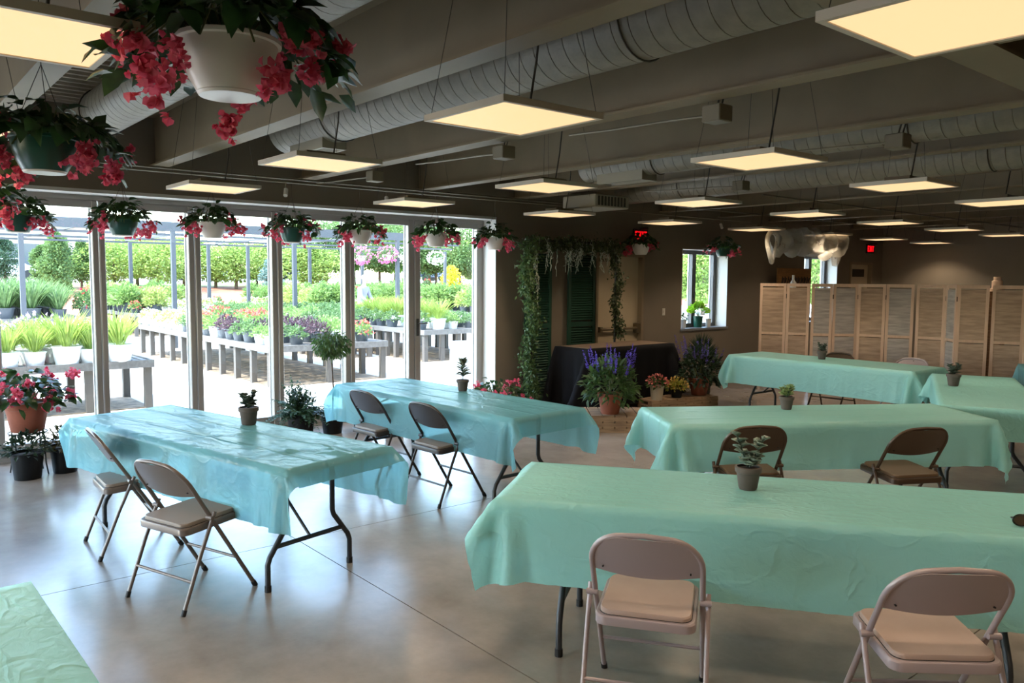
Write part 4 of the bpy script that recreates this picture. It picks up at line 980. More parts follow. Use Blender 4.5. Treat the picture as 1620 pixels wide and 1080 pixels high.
for gi, pts_ in enumerate(grp):
    d = thing('folding_screen', SLB[gi], 'screen', (pts_[0][0], pts_[0][1], 0), 0, 'louvered wooden screens'); ox, oy = pts_[0]; hs = 1.69
    for k in range(len(pts_)-1):
        (x0, y0), (x1, y1) = pts_[k], pts_[k+1]; L_ = math.hypot(x1-x0, y1-y0); M = Matrix.Translation((x0-ox, y0-oy, 0)) @ Matrix.Rotation(math.atan2(y1-y0, x1-x0), 4, 'Z')
        mb = MB(); e = .004; sw = .042
        mb.box((e, -.011, 0), (e+sw, .011, hs), M).box((L_-e-sw, -.011, 0), (L_-e, .011, hs), M).box((e+sw, -.011, hs-.05), (L_-e-sw, .011, hs), M).box((e+sw, -.011, .86), (L_-e-sw, .011, .90), M).box((e+sw, -.011, .10), (L_-e-sw, .011, .16), M)
        pn = mb.build('screen_panel', scrA, d)
        mb = MB(); z = .175
        while z < hs-.06:
            if not (.845 < z < .915): mb.box((e+sw-.004, -.021, -.003), (L_-e-sw+.004, .021, .003), M @ Matrix.Translation((0, 0, z)) @ Matrix.Rotation(math.radians(72), 4, 'X'))
            z += .031
        mb.build('louvers', slB if (gi, k) in greyp else slA, pn)
        if k > 0:
            hg = MB()
            for z in (.3, 1.45): hg.box((-.006, -.016, z), (.006, .016, z+.07), M)
            hg.build('hinge', brass, d)
# things behind and above the screens
bs = thing('plank_sign', 'brown wooden sign board with dark lettering behind the left screen', 'sign', (-8.1, 13.55, 1.28)); MB().box((-.02, -.56, 0), (.02, .56, .68), bev=.004).build('board', mat('ochre_board', (128, 88, 40), .7, rgb2=(108, 74, 34), scale=6, stretch=(1, 1, 6)), bs)
rgs = np.random.default_rng(3); mb = MB(); yy = -.45
while yy < .45:
    l = rgs.uniform(.05, .12); mb.tube([(.024, yy, .40), (.024, yy+l*.3, .52), (.024, yy+l*.6, .42), (.024, yy+l, .5)], .012, 6); yy += l+.03
mb.build('dark_lettering', mat('dark_lettering', (40, 28, 18), .7), bs); MB().tube([(0, -.4, 0), (0, -.4, -1.28)], .02).tube([(0, .4, 0), (0, .4, -1.28)], .02).build('stake', wood, bs)
def ornament(label, x, y, prof, name, cat):
    d = thing(name, label, cat, (x, y, 0)); return d
# white bottle and lantern-topped post stand on tall stools behind the screens
def stand_item(name, label, cat, x, y, z0, prof, m, pn):
    d = thing(name, label, cat, (x, y, z0)); MB().lathe(prof, 20, capt=True).build(pn, m, d, True)
    s_ = thing('tall_pedestal', 'slim wooden pedestal hidden behind the screens, carrying the %s' % cat, 'pedestal', (x, y, 0))
    MB().box((-.12, -.12, z0-.03), (.12, .12, z0)).build('top', wood, s_); MB().box((-.1, -.1, 0), (.1, .1, z0-.03)).build('column', wood, s_)
stand_item('white_bottle', 'small white bottle showing above the left screen', 'bottle', 12.35*ray(1255, 440)[0]/ray(1255, 440)[1], 12.35, 1.55, [(.045, 0), (.05, .02), (.05, .15), (.018, .20), (.018, .27), (.022, .275)], whitep, 'bottle_body')
stand_item('wooden_finial', 'pale turned wooden finial above the gap between the last two screens', 'finial', -4.40, 12.75, 1.60, [(.09, 0), (.09, .04), (.07, .05), (.07, .15), (.05, .16), (.05, .21)], scrA, 'finial_body')

# bundle of gauzy wrapped tubes hanging near the ceiling
gz = bpy.data.materials.new('gauzy_plastic'); gz.use_nodes = True; gn = gz.node_tree; gb = gn.nodes['Principled BSDF']; gb.inputs['Base Color'].default_value = (*lin((176, 174, 166)), 1); gb.inputs['Roughness'].default_value = .35
gt = gn.nodes.new('ShaderNodeBsdfTransparent'); gm = gn.nodes.new('ShaderNodeMixShader'); gnz = gn.nodes.new('ShaderNodeTexNoise'); gnz.inputs['Scale'].default_value = 3.5; gmr = gn.nodes.new('ShaderNodeMapRange'); gmr.inputs['To Min'].default_value = .3; gmr.inputs['To Max'].default_value = .65
gn.links.new(gnz.outputs['Fac'], gmr.inputs['Value']); gn.links.new(gmr.outputs[0], gm.inputs[0]); gn.links.new(gt.outputs[0], gm.inputs[1]); gn.links.new(gb.outputs[0], gm.inputs[2]); gn.links.new(gm.outputs[0], gn.nodes['Material Output'].inputs['Surface'])
bu = thing('wrapped_bundle', 'long bundle wrapped in gauzy clear plastic hanging below the ceiling by the rear window', 'wrapped bundle', (-7.0, 11.0, 2.27))
rgb_ = np.random.default_rng(12); n = 22; rings = []
yy = np.linspace(.15, 2.15, 34); vs = []; 
for i, y in enumerate(yy):
    r = .17*(1+.22*math.sin(i*1.1)+.12*math.sin(i*2.7)) * (1 if i not in (0, 33) else .6)
    for k in range(n):
        g = 2*PI*k/n; rr = r*(1+.10*math.sin(3*g+i*.8)+.05*rgb_.normal()); vs.append((rr*math.cos(g), y, rr*math.sin(g)*1.1+.08))
fs = [(i*n+k, (i+1)*n+k, (i+1)*n+(k+1) % n, i*n+(k+1) % n) for i in range(33) for k in range(n)]
mesh_obj('plastic_wrap', vs, fs, gz, bu, True)
MB().tube([(.0, .02*math.cos(t)+.0, .24*math.sin(t)-.02) for t in (0,)]*1+[(0, 0, 0), (0, 0, 0.001)], .001).build('x', gz) if False else None
ring = [(.03*math.sin(2*t), .115*math.cos(t)+.05, .23*math.sin(t)-.02) for t in np.linspace(0, 2*PI, 33)[:-1]]
MB().tube(ring, .035, 10, closed=True).build('loop_of_tube', gz, bu, True)
tail = [(0, 1.95, 0), (0, 2.0, -.15), (0, 1.98, -.28)]; MB().tube(tail, [.09, .08, .05], 12).build('hanging_tail', gz, bu, True)
MB().tube([(0, .4, .2), (0, .4, ZD-2.33)], .003).tube([(0, 1.8, .2), (0, 1.8, ZD-2.33)], .003).build('hanging_wire', wirem, bu)
st2 = thing('patterned_post', 'slim black and white patterned strip at the left of the rear window', 'post', (XW+.05, 14.36, 0))
MB().box((-.01, -.03, 0), (.01, .03, 1.72)).build('strip', black, st2); mb = MB()
for k in range(6): mb.box((.011, -.022+.006*(k % 2), 1.28+k*.07), (.014, .018, 1.32+k*.07))
mb.build('white_marks', whitep, st2)

# ------------------------------------------------------------------ outside: ground
conc = mat('sunlit_concrete', (206, 200, 190), .8, rgb2=(190, 184, 172), scale=1.5)
gravel = mat('brown_gravel', (150, 128, 104), .9, rgb2=(88, 76, 62), scale=9, bump=.8, bscale=40, detail=8)
mulch = mat('red_mulch', (176, 112, 84), .9, rgb2=(146, 92, 70), scale=1.2, bump=.4, detail=8)
lawn = mat('lawn_green', (128, 158, 70), .9, rgb2=(104, 140, 56), scale=.7, detail=8)
asph = mat('pale_asphalt', (176, 174, 170), .9)
def gstruct(o, nm=None): o['kind'] = 'structure'; return o
gstruct(MB().box((-33, -30, -.12), (XW-.3, 120, -.001)).build('paved_yard', conc))
vs = []; fs = []; gxs = [-33, -36, -39, -42, -46, -52, -60, -90, -160]; gzs = [-.001, .25, .6, .9, 1.15, 1.3, 1.38, 1.45, 1.6]
for x_, z_ in zip(gxs, gzs): vs += [(x_, -120, z_), (x_, 200, z_)]
for i in range(len(gxs)-1): fs.append((2*i, 2*i+1, 2*i+3, 2*i+2))
o = mesh_obj('planted_berm', vs, fs, [mulch, lawn, asph]); gstruct(o)
for i, f in enumerate(o.data.polygons): f.material_index = (0 if i < 4 else (1 if i < 5 else (2 if i < 7 else 1)))

# potted nursery plants
grassm = mat('lime_grass', (166, 184, 92), .5, rgb2=(138, 162, 74), scale=12, trans=.5); lm1 = mat('bright_leaf', (146, 170, 98), .5, rgb2=(106, 138, 70), scale=12, trans=.45)
lm2 = mat('fresh_leaf', (122, 150, 94), .5, rgb2=(84, 112, 66), scale=12, trans=.45); lm3 = mat('purple_leaf', (108, 82, 90), .5, rgb2=(78, 62, 66), scale=12, trans=.3); lm4 = mat('yellow_green_leaf', (184, 192, 116), .5, rgb2=(142, 160, 82), scale=12, trans=.45)
fl_w = mat('white_petals', (240, 238, 232), .6, trans=.3); fl_p = mat('mauve_petals', (188, 164, 196), .6, trans=.3); fl_r = mat('coral_petals', (224, 96, 84), .6, trans=.3); fl_y = mat('yellow_petals', (244, 214, 60), .6, trans=.3); fl_k = mat('pink_petals', (226, 120, 170), .6, trans=.3); fl_red = mat('scarlet_petals', (222, 40, 60), .6, trans=.3)
pot_ow = mat('outdoor_white_pot', (226, 226, 224), .5); pot_ob = mat('outdoor_dark_pot', (70, 74, 80), .5)
def plant_kind(name, kind, r, h, pm, fm, flow=None, seed=0, size=.2, hh=.2):
    rg = np.random.default_rng(seed); d = thing(name, 'x', 'plant'); 
    MB().lathe([(r*.78, 0), (r, h*.92), (r*1.07, h*.92), (r*1.07, h), (r*.98, h), (r*.9, h*.85), (.003, h*.86)], 14).build('pot', pm, d, True)
    if kind == 'grass':
        n = 110; a = rg.uniform(0, 2*PI, n); q = rg.uniform(0, r*.6, n); cen = np.stack([q*np.cos(a), q*np.sin(a), np.full(n, h*.9)], 1)
        ax = np.stack([np.cos(a)*rg.uniform(.1, .75, n), np.sin(a)*rg.uniform(.1, .75, n), np.ones(n)], 1); V, F = leaves(rg, cen, ax, np.stack([-np.cos(a), -np.sin(a), np.full(n, .3)], 1), hh*rg.uniform(.7, 1.15, n), .014 if size < .3 else .03, .1, 7)
        V = V.copy(); leaf_obj('foliage', V, F, fm, d)
    else:
        n = int(190 if size < .3 else 520); dr = rdir(rg, n); dr[:, 2] = abs(dr[:, 2]); cen = dr*rg.uniform(.5, 1, n)[:, None]*np.array([size*.75, size*.75, hh])+np.array([0, 0, h*.85])
        V, F = leaves(rg, cen, dr+rg.normal(0, .5, (n, 3)), rdir(rg, n)+np.array([0, 0, 1.]), size*.25, size*.13, .2); leaf_obj('foliage', V, F, fm, d)
    if flow is not None:
        n = 46; dr = rdir(rg, n); dr[:, 2] = abs(dr[:, 2]); cen = dr*np.array([size*.8, size*.8, hh*1.08])+np.array([0, 0, h*.85])
        V, F = leaves(rg, cen, rdir(rg, n), rdir(rg, n), .045, .04, .2); leaf_obj('blooms', V, F, flow, d)
    return d
K = {}
K['grass'] = plant_kind('potted_grass', 'grass', .125, .17, pot_ow, grassm, None, 1, .2, .36)
K['lav'] = plant_kind('potted_lavender', 'leafy', .12, .16, pot_ow, lm4, fl_p, 2, .24, .34)
K['leafw'] = plant_kind('potted_perennial', 'leafy', .11, .15, pot_ow, lm1, None, 3, .22, .18)
K['leafb'] = plant_kind('potted_perennial', 'leafy', .11, .14, pot_ob, lm2, None, 4, .22, .17)
K['white'] = plant_kind('potted_white_flower', 'leafy', .11, .14, pot_ow, lm4, fl_w, 5, .22, .18)
K['purple'] = plant_kind('potted_heuchera', 'leafy', .11, .14, pot_ob, lm3, None, 6, .22, .18)
K['coral'] = plant_kind('potted_coral_flower', 'leafy', .11, .14, pot_ob, lm1, fl_r, 7, .22, .2)
K['pink'] = plant_kind('potted_pink_flower', 'leafy', .12, .15, pot_ob, lm2, fl_k, 8, .26, .26)
K['yell'] = plant_kind('potted_yellow_flower', 'leafy', .12, .15, pot_ob, lm1, fl_y, 9, .26, .26)
K['lily'] = plant_kind('potted_daylily', 'grass', .16, .2, pot_ob, lm2, None, 10, .5, .62)
K['bush'] = plant_kind('potted_shrub', 'leafy', .17, .22, pot_ob, lm1, None, 11, .42, .50)
K['limeb'] = plant_kind('potted_lime_shrub', 'leafy', .17, .22, pot_ob, lm4, None, 12, .40, .48)
K['scar'] = plant_kind('potted_scarlet_flower', 'leafy', .15, .2, pot_ob, lm2, fl_red, 13, .32, .42)
usedk = {}
def put(k, x, y, z, rz, s, label, group):
    o = K[k] if k not in usedk else copy_tree(K[k]); usedk[k] = 1
    o.location = (x, y, z); o.rotation_euler = (0, 0, rz); o.scale = (s, s, s); o['label'] = label; o['group'] = group
KN = {'grass': 'lime grass in a white pot', 'lav': 'pale lavender-like plant in a white pot', 'leafw': 'bright green perennial in a white pot', 'leafb': 'green perennial in a dark pot', 'white': 'white-flowered plant in a white pot',
      'purple': 'purple-leaved plant in a dark pot', 'coral': 'coral-flowered plant in a dark pot', 'pink': 'pink-flowered plant in a dark pot', 'yell': 'yellow-flowered plant in a dark pot', 'lily': 'tall strappy-leaved plant in a dark pot', 'bush': 'large leafy green shrub in a dark pot', 'limeb': 'lime yellow shrub in a dark pot', 'scar': 'scarlet-flowered plant in a dark pot'}
benchm = mat('grey_bench_wood', (112, 108, 104), .85, rgb2=(94, 90, 86), scale=3, stretch=(1, 6, 6)); benchl = mat('bench_leg_wood', (86, 80, 74), .9)
def bench(x0, x1, y0, y1, z, label, where, rows, sp, legsp=.72, legs=True):
    d = thing('plant_bench', label, 'bench', ((x0+x1)/2, (y0+y1)/2, 0)); ox, oy = (x0+x1)/2, (y0+y1)/2; a, b = x0-ox, x1-ox; c_, e = y0-oy, y1-oy
    MB().box((a, c_, z-.10), (b, c_+.04, z)).box((a, e-.04, z-.10), (b, e, z)).box((a, c_+.04, z-.10), (a+.04, e-.04, z)).box((b-.04, c_+.04, z-.10), (b, e-.04, z)).build('frame_board', benchm, d)
    mb = MB(); q = a+.05
    if (b-a) >= (e-c_):
        while q < b-.1: mb.box((q, c_+.04, z-.03), (q+.07, e-.04, z-.008)); q += .10
    else:
        q = c_+.05
        while q < e-.1: mb.box((a+.04, q, z-.03), (b-.04, q+.07, z-.008)); q += .10
    mb.build('slatted_top', benchm, d)
    if legs:
        nx_ = max(2, int((b-a)/legsp)+1); ny_ = max(2, int((e-c_)/legsp)+1)
        for i in range(nx_):
            for j in range(ny_):
                if 0 < i < nx_-1 and 0 < j < ny_-1: continue
                lx = a+.08+(b-a-.16)*i/(nx_-1); ly = c_+.07+(e-c_-.14)*j/(ny_-1)
                MB().box((lx-.045, ly-.045, 0), (lx+.045, ly+.045, z-.03)).build('leg', benchl, d)
    gv = MB().box((a+.05, c_+.05, 0), (b-.05, e-.05, .012)).build('gravel_bed', gravel); gv.location = (ox, oy, 0); gv['kind'] = 'stuff'; gv['label'] = 'brown gravel under the %s' % where; gv['category'] = 'gravel'
    # plants
    i = 0; y = y0+.17
    while y < y1-.1:
        x = x0+.17; 
        while x < x1-.1:
            k = rows(x, y, i); i += 1
            if k and rng.random() > .04:
                put(k, x+rng.normal(0, .02), y+rng.normal(0, .02), z-.007, rng.uniform(0, 6), rng.uniform(1.0, 1.35), '%s on the %s' % (KN[k], where), 'plants on the %s' % where)
            x += sp
        y += sp
def blend(x, y, opts, sc=.9):
    v = (math.sin(x*sc+y*.7)+math.sin(x*.37*sc-y*1.3+2))*.25+.5; return opts[min(int(max(v, 0)*len(opts)), len(opts)-1)]
bench(-12.35, -11.10, -.6, 3.08, .64, 'grey wooden plant bench nearest the glass at the left', 'bench nearest the glass', lambda x, y, i: ('grass' if x > -11.7 and y > 1.25 else ('lav' if y > .3 else 'leafw')), .31)
bench(-19.2, -11.95, 5.0, 7.15, .65, 'long grey wooden plant bench running away from the glass, behind the middle mullions', 'long middle bench', lambda x, y, i: ('white' if x < -16.6 and y < 5.7 else blend(x, y, ['leafw', 'leafb', 'purple', 'leafw', 'coral', 'leafb'])), .40)
bench(-22.5, -15.3, 7.75, 8.80, .66, 'narrow grey plant bench behind the long middle bench', 'narrow bench behind', lambda x, y, i: blend(x, y, ['leafb', 'leafw', 'white']), .42)
bench(-21.0, -13.7, 9.05, 11.3, .66, 'grey plant bench seen through the last glass bays', 'bench by the last bays', lambda x, y, i: ('leafb' if y < 9.5 else blend(x, y, ['leafw', 'grass', 'leafw', 'leafb'])), .40, .38)
bench(-29.5, -22.8, 1.5, 4.7, .66, 'far grey plant bench at the left with tall strappy plants', 'far left bench', lambda x, y, i: ('lily' if x > -25.5 else blend(x, y, ['bush', 'lily', 'limeb'])), .62, 2.2)
bench(-31.0, -24.2, 6.2, 9.4, .66, 'far grey plant bench in the middle', 'far middle bench', lambda x, y, i: blend(x, y, ['leafw', 'bush', 'coral', 'limeb', 'white']), .60, 2.2)
bench(-30.0, -22.6, 11.2, 14.2, .66, 'far grey plant bench right of the middle', 'far right-of-middle bench', lambda x, y, i: blend(x, y, ['limeb', 'bush', 'pink', 'white', 'bush']), .62, 2.2)
bench(-27.0, -18.5, 15.0, 18.2, .66, 'far grey plant bench behind the last bays', 'farthest right bench', lambda x, y, i: blend(x, y, ['bush', 'limeb', 'bush', 'pink', 'yell']), .62, 2.2)
# landscape plants on the berm
for k in range(64):
    x = -34-rng.uniform(0, 9); y = rng.uniform(2, 62); z = np.interp(-x, [33, 36, 39, 42, 46], [0, .25, .6, .9, 1.15]); kk = ['limeb', 'bush', 'pink', 'yell', 'scar', 'coral'][int(rng.integers(0, 6))]
    put(kk, x, y, z-.22, rng.uniform(0, 6), rng.uniform(1.0, 2.0), KN[kk].replace(' in a dark pot', '')+' growing on the mulch bank beyond the benches', 'plants on the mulch bank')
px_, py_ = at(140, 470, 1.05); 
put('scar', -23.2, float(ray(136, 458)[1]*(-23.2/ray(136, 458)[0])), .66, 0, 1.25, 'bright scarlet flower clump beside the first mullion, behind the far left bench', 'single scarlet clump')

# pergola: posts and beams
pg = thing('shade_pergola', 'long grey steel shade pergola over the far benches', 'pergola', (-20, 0, 0)); pgm = mat('pergola_grey', (74, 76, 80), .7)
for X_, ys_ in ((-20, (-.2, 2.9, 6.04, 9.12, 12.29)), (-27, (-1.0, 6.86, 9.28, 10.62, 12.9, 15.04, 16.92, 18.85))):
    for y in ys_: MB().box((X_+20-.05, y-.05, 0), (X_+20+.05, y+.05, 2.8)).build('post', pgm, pg)
for X_, z0, z1, y1_ in ((-20, 2.80, 3.02, 12.6), (-23.5, 2.86, 2.92, 17), (-27, 2.86, 2.92, 19.2), (-30, 2.86, 2.92, 19.2)): MB().box((X_+20-.04, -8, z0), (X_+20+.04, y1_, z1)).build('beam', pgm, pg)
for y in (-5, -1.8, 1.3, 4.4, 7.5, 10.6, 12.5): MB().box((-10, y-.03, 2.92), (-.04, y+.03, 2.99)).build('rafter', pgm, pg)
for k, (px, py, kk) in enumerate(((572, 404, 0), (612, 403, 0), (640, 403, 1), (690, 408, 1))):
    XB = -20.0 if k < 3 else -23.5; dv = ray(px, py); q = dv*(XB/dv[0]); rg = np.random.default_rng(50+k)
    d = thing('outdoor_hanging_basket', 'flower basket hanging under the pergola, seen through the glass, %s' % ('first from the left, pink', 'second from the left, pink', 'third from the left, white', 'rightmost, white')[k], 'hanging basket', (XB, float(q[1]), float(q[2])+H), 0, 'baskets under the pergola')
    MB().lathe([(.08, -.16), (.15, -.02), (.16, 0), (.14, 0)], 16).build('pot', potwhite, d, True); mound(d, rg, .26, .18, 160, .09, .05, lm2, 0, down=.5)
    n = 150; dr = rdir(rg, n); V, F = leaves(rg, dr*np.array([.30, .30, .24]), rdir(rg, n), rdir(rg, n), .07, .06, .2); leaf_obj('blooms', V, F, fl_k if kk == 0 else fl_w, d)
    MB().tube([(0, 0, .0), (0, 0, (2.81 if k < 3 else 2.87)-float(q[2])-H)], .006, 5).build('hanger', wirem, d)

# trees
def tree_proto(name, h, w, shape, m, seed, trunk=.9, n=4200, ls=.19):
    rg = np.random.default_rng(seed); d = thing(name, 'x', 'tree')
    MB().tube([(0, 0, -.3), (.03, .02, trunk), (0, 0, h*.75)], [.12, .09, .03], 8).build('trunk', bark, d, True)
    V, F, k = [], [], 0; nb = 26
    for b in range(nb):
        a = rg.uniform(0, 2*PI); t_ = rg.uniform(0, 1); zc = trunk+(h-trunk)*t_
        if shape == 'column': rad = w*(.85 if t_ < .75 else .85*(1-t_)*3.2+.1)
        elif shape == 'cone': rad = w*(1.05-t_)
        else: rad = w*math.sqrt(max(1-(2*t_-1)**2, .05))
        q = rad*math.sqrt(rg.uniform(0, 1))*.75; br = (rad*.45+.25); m_ = n//nb; dr = rdir(rg, m_)
        cen = np.array([q*math.cos(a), q*math.sin(a), zc*.92+.1])+dr*br*rg.uniform(.6, 1, m_)[:, None]*np.array([1, 1, .8])
        v, f = leaves(rg, cen, dr+rg.normal(0, .6, (m_, 3)), rdir(rg, m_)+np.array([0, 0, .7]), ls*rg.uniform(.7, 1.3, m_), ls*.6, .2); V.append(v); F.append(f+k); k += len(v)
    leaf_obj('crown', np.concatenate(V), np.concatenate(F), m, d); return d
tA = mat('tree_leaf_lime', (158, 180, 96), .6, rgb2=(120, 148, 72), scale=1.5, trans=.45); tB = mat('tree_leaf_green', (118, 148, 84), .6, rgb2=(84, 114, 66), scale=1.5, trans=.4); tC = mat('tree_leaf_dark', (66, 96, 70), .6, rgb2=(50, 78, 58), scale=1.5, trans=.3); tD = mat('spruce_blue', (120, 148, 140), .6, rgb2=(98, 126, 118), scale=1.5, trans=.2); tE = mat('tree_leaf_gold', (214, 208, 60), .6, rgb2=(190, 186, 50), scale=1.5, trans=.3)
TK = {'col': tree_proto('columnar_tree', 4.0, .9, 'column', tB, 1), 'round': tree_proto('round_tree', 3.6, 2.0, 'round', tA, 2), 'tall': tree_proto('tall_tree', 6.2, 2.4, 'round', tB, 3, 1.6, 5600, .22), 'dark': tree_proto('dark_tree', 4.4, 1.5, 'column', tC, 4), 'spruce': tree_proto('blue_spruce', 3.0, 1.2, 'cone', tD, 5, .3), 'gold': tree_proto('golden_shrub', 2.1, .5, 'column', tE, 6, .2, 1800, .14), 'lime': tree_proto('lime_tree', 4.8, 2.2, 'round', tA, 7, 1.2, 5200, .22)}
usedt = {}
TR = [('dark', 5, -46, 375, 'dark tree at the left edge beyond the yard'), ('col', 65, -43, 388, 'upright green tree at the left of the first glass bay'), ('dark', 92, -45, 372, 'dark upright tree in the first glass bay'), ('col', 84, -42, 365, 'tall upright green tree in the first glass bay'), ('col', 127, -44, 380, 'upright green tree left of the first mullion'),
      ('round', 178, -44, 384, 'round lime tree just right of the first mullion'), ('lime', 215, -47, 378, 'tall lime tree in the second glass bay'), ('round', 250, -43, 380, 'round lime tree in the middle of the second bay'), ('lime', 290, -46, 378, 'lime tree by the second mullion'),
      ('round', 340, -45, 392, 'broad lime tree at the left of the third bay'), ('round', 372, -44, 386, 'broad lime tree in the middle of the third bay'), ('lime', 405, -46, 388, 'broad lime tree at the right of the third bay'), ('spruce', 428, -40, 408, 'blue-green spruce left of the third mullion'), ('dark', 445, -47, 372, 'dark tree behind the third mullion'),
      ('tall', 475, -46, 338, 'tall green tree in the fourth bay, left side'), ('lime', 490, -42, 390, 'lower lime tree in the fourth bay'), ('tall', 515, -44, 335, 'tall green tree in the fourth bay, right side'), ('tall', 560, -48, 332, 'tall green tree behind the fourth mullion'), ('tall', 600, -45, 330, 'tall green tree in the fifth bay, left side'), ('lime', 625, -50, 340, 'tall lime tree in the fifth bay'),
      ('tall', 655, -46, 335, 'tall green tree behind the wide fifth mullion'), ('tall', 690, -44, 338, 'tall green tree in the last bay, left side'), ('dark', 680, -52, 352, 'dark tree in the last bay'), ('tall', 728, -42, 334, 'tall green tree in the last bay, right side'), ('gold', 714, -36, 424, 'narrow golden yellow shrub in the last glass bay'), ('lime', 750, -45, 380, 'lime tree by the end jamb'),
      ('tall', 1092, -26, 370, 'tall green tree seen through the left pane of the small window'), ('lime', 1115, -24, 380, 'lime tree seen through the right pane of the small window'), ('tall', 1135, -28, 372, 'green tree at the right of the small window'), ('lime', 1293, -22, 395, 'lime tree seen through the rear window'), ('tall', 1310, -24, 385, 'tall green tree seen through the rear window')]
TH = {'col': 4.0, 'round': 3.6, 'tall': 6.2, 'dark': 4.4, 'spruce': 3.0, 'gold': 2.1, 'lime': 4.8}
for i, (k, px, X_, top, lb_) in enumerate(TR):
    o = TK[k] if k not in usedt else copy_tree(TK[k]); usedt[k] = 1
    dv = ray(px, top); q = dv*(X_/dv[0]); z0 = float(np.interp(-X_, [33, 36, 39, 42, 46, 52, 60], [0, .25, .6, .9, 1.15, 1.3, 1.38])); hh = float(q[2])+H-z0; s = max(hh, 1.0)/TH[k]
    o.location = (X_, float(q[1]), z0); sx_ = s if k not in ('round', 'lime', 'tall') else max(s, .85)
    o.scale = (sx_, sx_, s); o.rotation_euler = (0, 0, i*1.3); o['label'] = lb_; o['group'] = 'trees beyond the nursery'

# low building and parked cars far beyond
bd_ = thing('low_building', 'long low tan building with white roof edge behind the trees at the left', 'building', (-72, 8, 1.4)); MB().box((-4, -22, 0), (4, 12, 4.0)).build('wall', mat('tan_wall', (176, 160, 140), .8), bd_); MB().box((-4.4, -22.4, 4.0), (4.4, 12.4, 4.7)).build('roof_edge', mat('roof_white', (214, 212, 208), .6), bd_)
for k in range(5): MB().box((4.01, -16+k*5.5, 1.0), (4.06, -13.5+k*5.5, 2.6)).build('window', mat('dark_window', (70, 78, 86), .2), bd_)
def car(x, y, cm, label):
    d = thing('car', label, 'car', (x, y, 1.40), math.radians(90)); mb = MB()
    side = [(-2.1, .35), (-2.1, .8), (-1.9, .92), (-1.2, .98), (-.7, 1.42), (.75, 1.42), (1.3, .98), (2.0, .85), (2.15, .6), (2.15, .35)]
    n_ = len(side); vs = [(a, -.85, b) for a, b in side]+[(a, .85, b) for a, b in side]; fs = [tuple(range(n_)), tuple(range(2*n_-1, n_-1, -1))]+[(i, n_+i, n_+(i+1) % n_, (i+1) % n_) for i in range(n_)]
    mb.add(vs, fs); mb.build('car_body', cm, d)
    MB().box((-1.0, -.86, 1.0), (1.05, .86, 1.34)).build('side_windows', MATS['dark_window'], d)
    for a in (-1.3, 1.35):
        for b in (-.8, .8): MB().lathe([(.01, -.1), (.33, -.1), (.33, .1), (.01, .1)], 16).build('wheel', black, d).matrix_local = Matrix.Translation((a, b, .33)) @ Matrix.Rotation(PI/2, 4, 'X')
cw = mat('car_white', (225, 226, 228), .3, coat=.5); cb = mat('car_blue', (70, 90, 150), .3, coat=.5); cg = mat('car_silver', (160, 162, 166), .3, coat=.5)
for px, X_, cm, lb_ in ((4, -62, cw, 'white parked car far away at the left edge'), (310, -60, cw, 'white parked car far away behind the second mullion'), (430, -62, cg, 'silver parked car far away near the third mullion'), (672, -58, cw, 'white parked car far away in the last bay, left'), (686, -54, cb, 'blue parked car far away in the last bay')):
    dv = ray(px, 440); car(X_, float((dv*(X_/dv[0]))[1]), cm, lb_)

# white sign board outside the last bay
dv = ray(735, 560); 
sb = thing('sign_board', 'white sandwich board standing outside the last glass bay', 'sign', (-9.55, 7.02, 0), math.radians(-20)); 
for s_ in (-1, 1):
    M = Matrix.Rotation(s_*math.radians(9), 4, 'Y'); MB().box((-.012+s_*.13, -.21, .03), (.012+s_*.13, .21, .80), Matrix.Rotation(-s_*math.radians(9), 4, 'Y')).build('board_panel', mat('sign_white', (196, 204, 214), .5), sb)

# person stooping behind the benches outside
skin = mat('skin', (206, 160, 136), .6); shirt = mat('grey_shirt', (132, 130, 146), .8); trous = mat('dark_trousers', (62, 62, 78), .8); hair = mat('pale_hair', (214, 190, 150), .8)
def skinned(name, pts_, edges, m, parent):
    me = bpy.data.meshes.new(name); me.from_pydata([p[:3] for p in pts_], edges, []); me.materials.append(m); o = bpy.data.objects.new(name, me); C.objects.link(o); o.parent = parent
    sk_ = o.modifiers.new('skin', 'SKIN'); sk_.use_smooth_shade = True
    for i, p in enumerate(pts_): me.skin_vertices[0].data[i].radius = (p[3], p[4] if len(p) > 4 else p[3])
    me.skin_vertices[0].data[0].use_root = True; sb_ = o.modifiers.new('sub', 'SUBSURF'); sb_.levels = 2; sb_.render_levels = 2; return o
pd = thing('person', 'person in a grey top leaning over the far benches outside', 'person', (-22.0, 11.75+.0, 0), math.radians(-60))
dv = ray(571, 447); q = dv*(-22.0/dv[0]); pd.location = (-22.0, float(q[1]), 0)
pts_ = [(0, 0, .92, .15, .12), (0, .02, 1.10, .13, .11), (0, .06, 1.28, .17, .12), (0, .09, 1.40, .15, .11), (0, .11, 1.49, .055, .055), (0, .13, 1.56, .06, .065), (0, .145, 1.64, .085, .098), (0, .14, 1.72, .08, .09), (0, .135, 1.77, .045, .05)]
E_ = [(i, i+1) for i in range(8)]
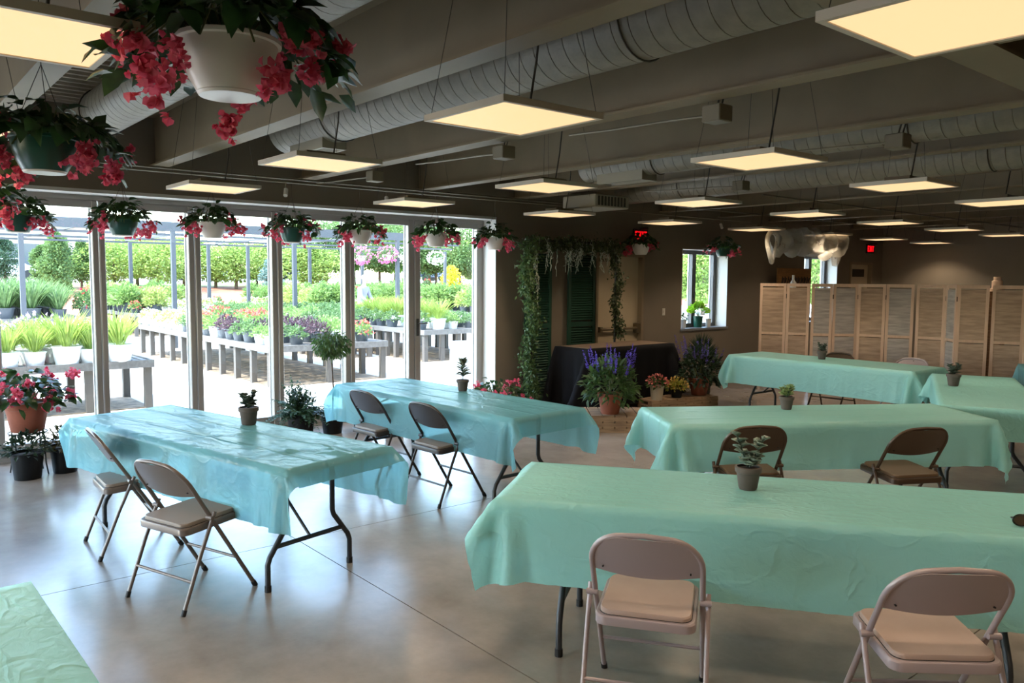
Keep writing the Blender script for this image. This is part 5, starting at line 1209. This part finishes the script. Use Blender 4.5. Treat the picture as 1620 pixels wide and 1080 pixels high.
for s_ in (-1, 1):
    b = len(pts_); pts_ += [(s_*.19, .09, 1.39, .065), (s_*.25, .16, 1.14, .048), (s_*.20, .36, 1.0, .036), (s_*.18, .44, .97, .028), (s_*.18, .49, .955, .022)]; E_ += [(3, b), (b, b+1), (b+1, b+2), (b+2, b+3), (b+3, b+4)]
    hb = b+3
    for f_ in range(4): pts_ += [(s_*(.155+.018*f_), .535, .945-.004*f_, .009), (s_*(.155+.018*f_), .575-.006*abs(f_-1.5), .925, .008)]; E_ += [(b+4, len(pts_)-2), (len(pts_)-2, len(pts_)-1)]
    pts_ += [(s_*.135, .49, .95, .010), (s_*.125, .525, .94, .009)]; E_ += [(b+3, len(pts_)-2), (len(pts_)-2, len(pts_)-1)]
    b = len(pts_); pts_ += [(s_*.10, 0, .80, .10), (s_*.11, .02, .48, .065), (s_*.11, -.02, .10, .042), (s_*.11, .02, .05, .045), (s_*.11, .14, .035, .035)]; E_ += [(0, b), (b, b+1), (b+1, b+2), (b+2, b+3), (b+3, b+4)]
skinned('body', pts_, E_, skin, pd)
sp_ = [(0, 0, .88, .18, .15), (0, .02, 1.10, .155, .135), (0, .06, 1.28, .195, .145), (0, .09, 1.41, .165, .125), (0, .105, 1.455, .075, .075)]; se = [(i, i+1) for i in range(4)]
for s_ in (-1, 1): b = len(sp_); sp_ += [(s_*.20, .09, 1.39, .08), (s_*.255, .16, 1.14, .06), (s_*.22, .30, 1.04, .048)]; se += [(3, b), (b, b+1), (b+1, b+2)]
skinned('shirt', sp_, se, shirt, pd)
tp = [(0, 0, .93, .17, .14)]; te = []
for s_ in (-1, 1): b = len(tp); tp += [(s_*.10, 0, .80, .115), (s_*.11, .02, .48, .08), (s_*.11, -.02, .12, .065)]; te += [(0, b), (b, b+1), (b+1, b+2)]
skinned('trousers', tp, te, trous, pd)
MB().lathe([(.09, 0), (.102, .03), (.098, .07), (.07, .11), (.02, .13)], 16, (0, .125, 1.68), capb=False, capt=True).build('hair', hair, pd, True)
fm_ = MB()
for s_ in (-1, 1): fm_.lathe([(.002, -.008), (.009, 0), (.002, .008)], 8, (s_*.032, .24, 1.665))
fm_.build('eyes', black, pd); MB().tube([(0, .235, 1.66), (0, .262, 1.625), (0, .24, 1.615)], .011, 6).build('nose', skin, pd); MB().tube([(-.025, .235, 1.59), (.025, .235, 1.59)], .006, 6).build('mouth', mat('lips', (160, 84, 80), .6), pd)
for s_ in (-1, 1): MB().tube([(s_*.088, .13, 1.62), (s_*.1, .125, 1.66), (s_*.088, .14, 1.69)], .010, 6).build('ear', skin, pd)
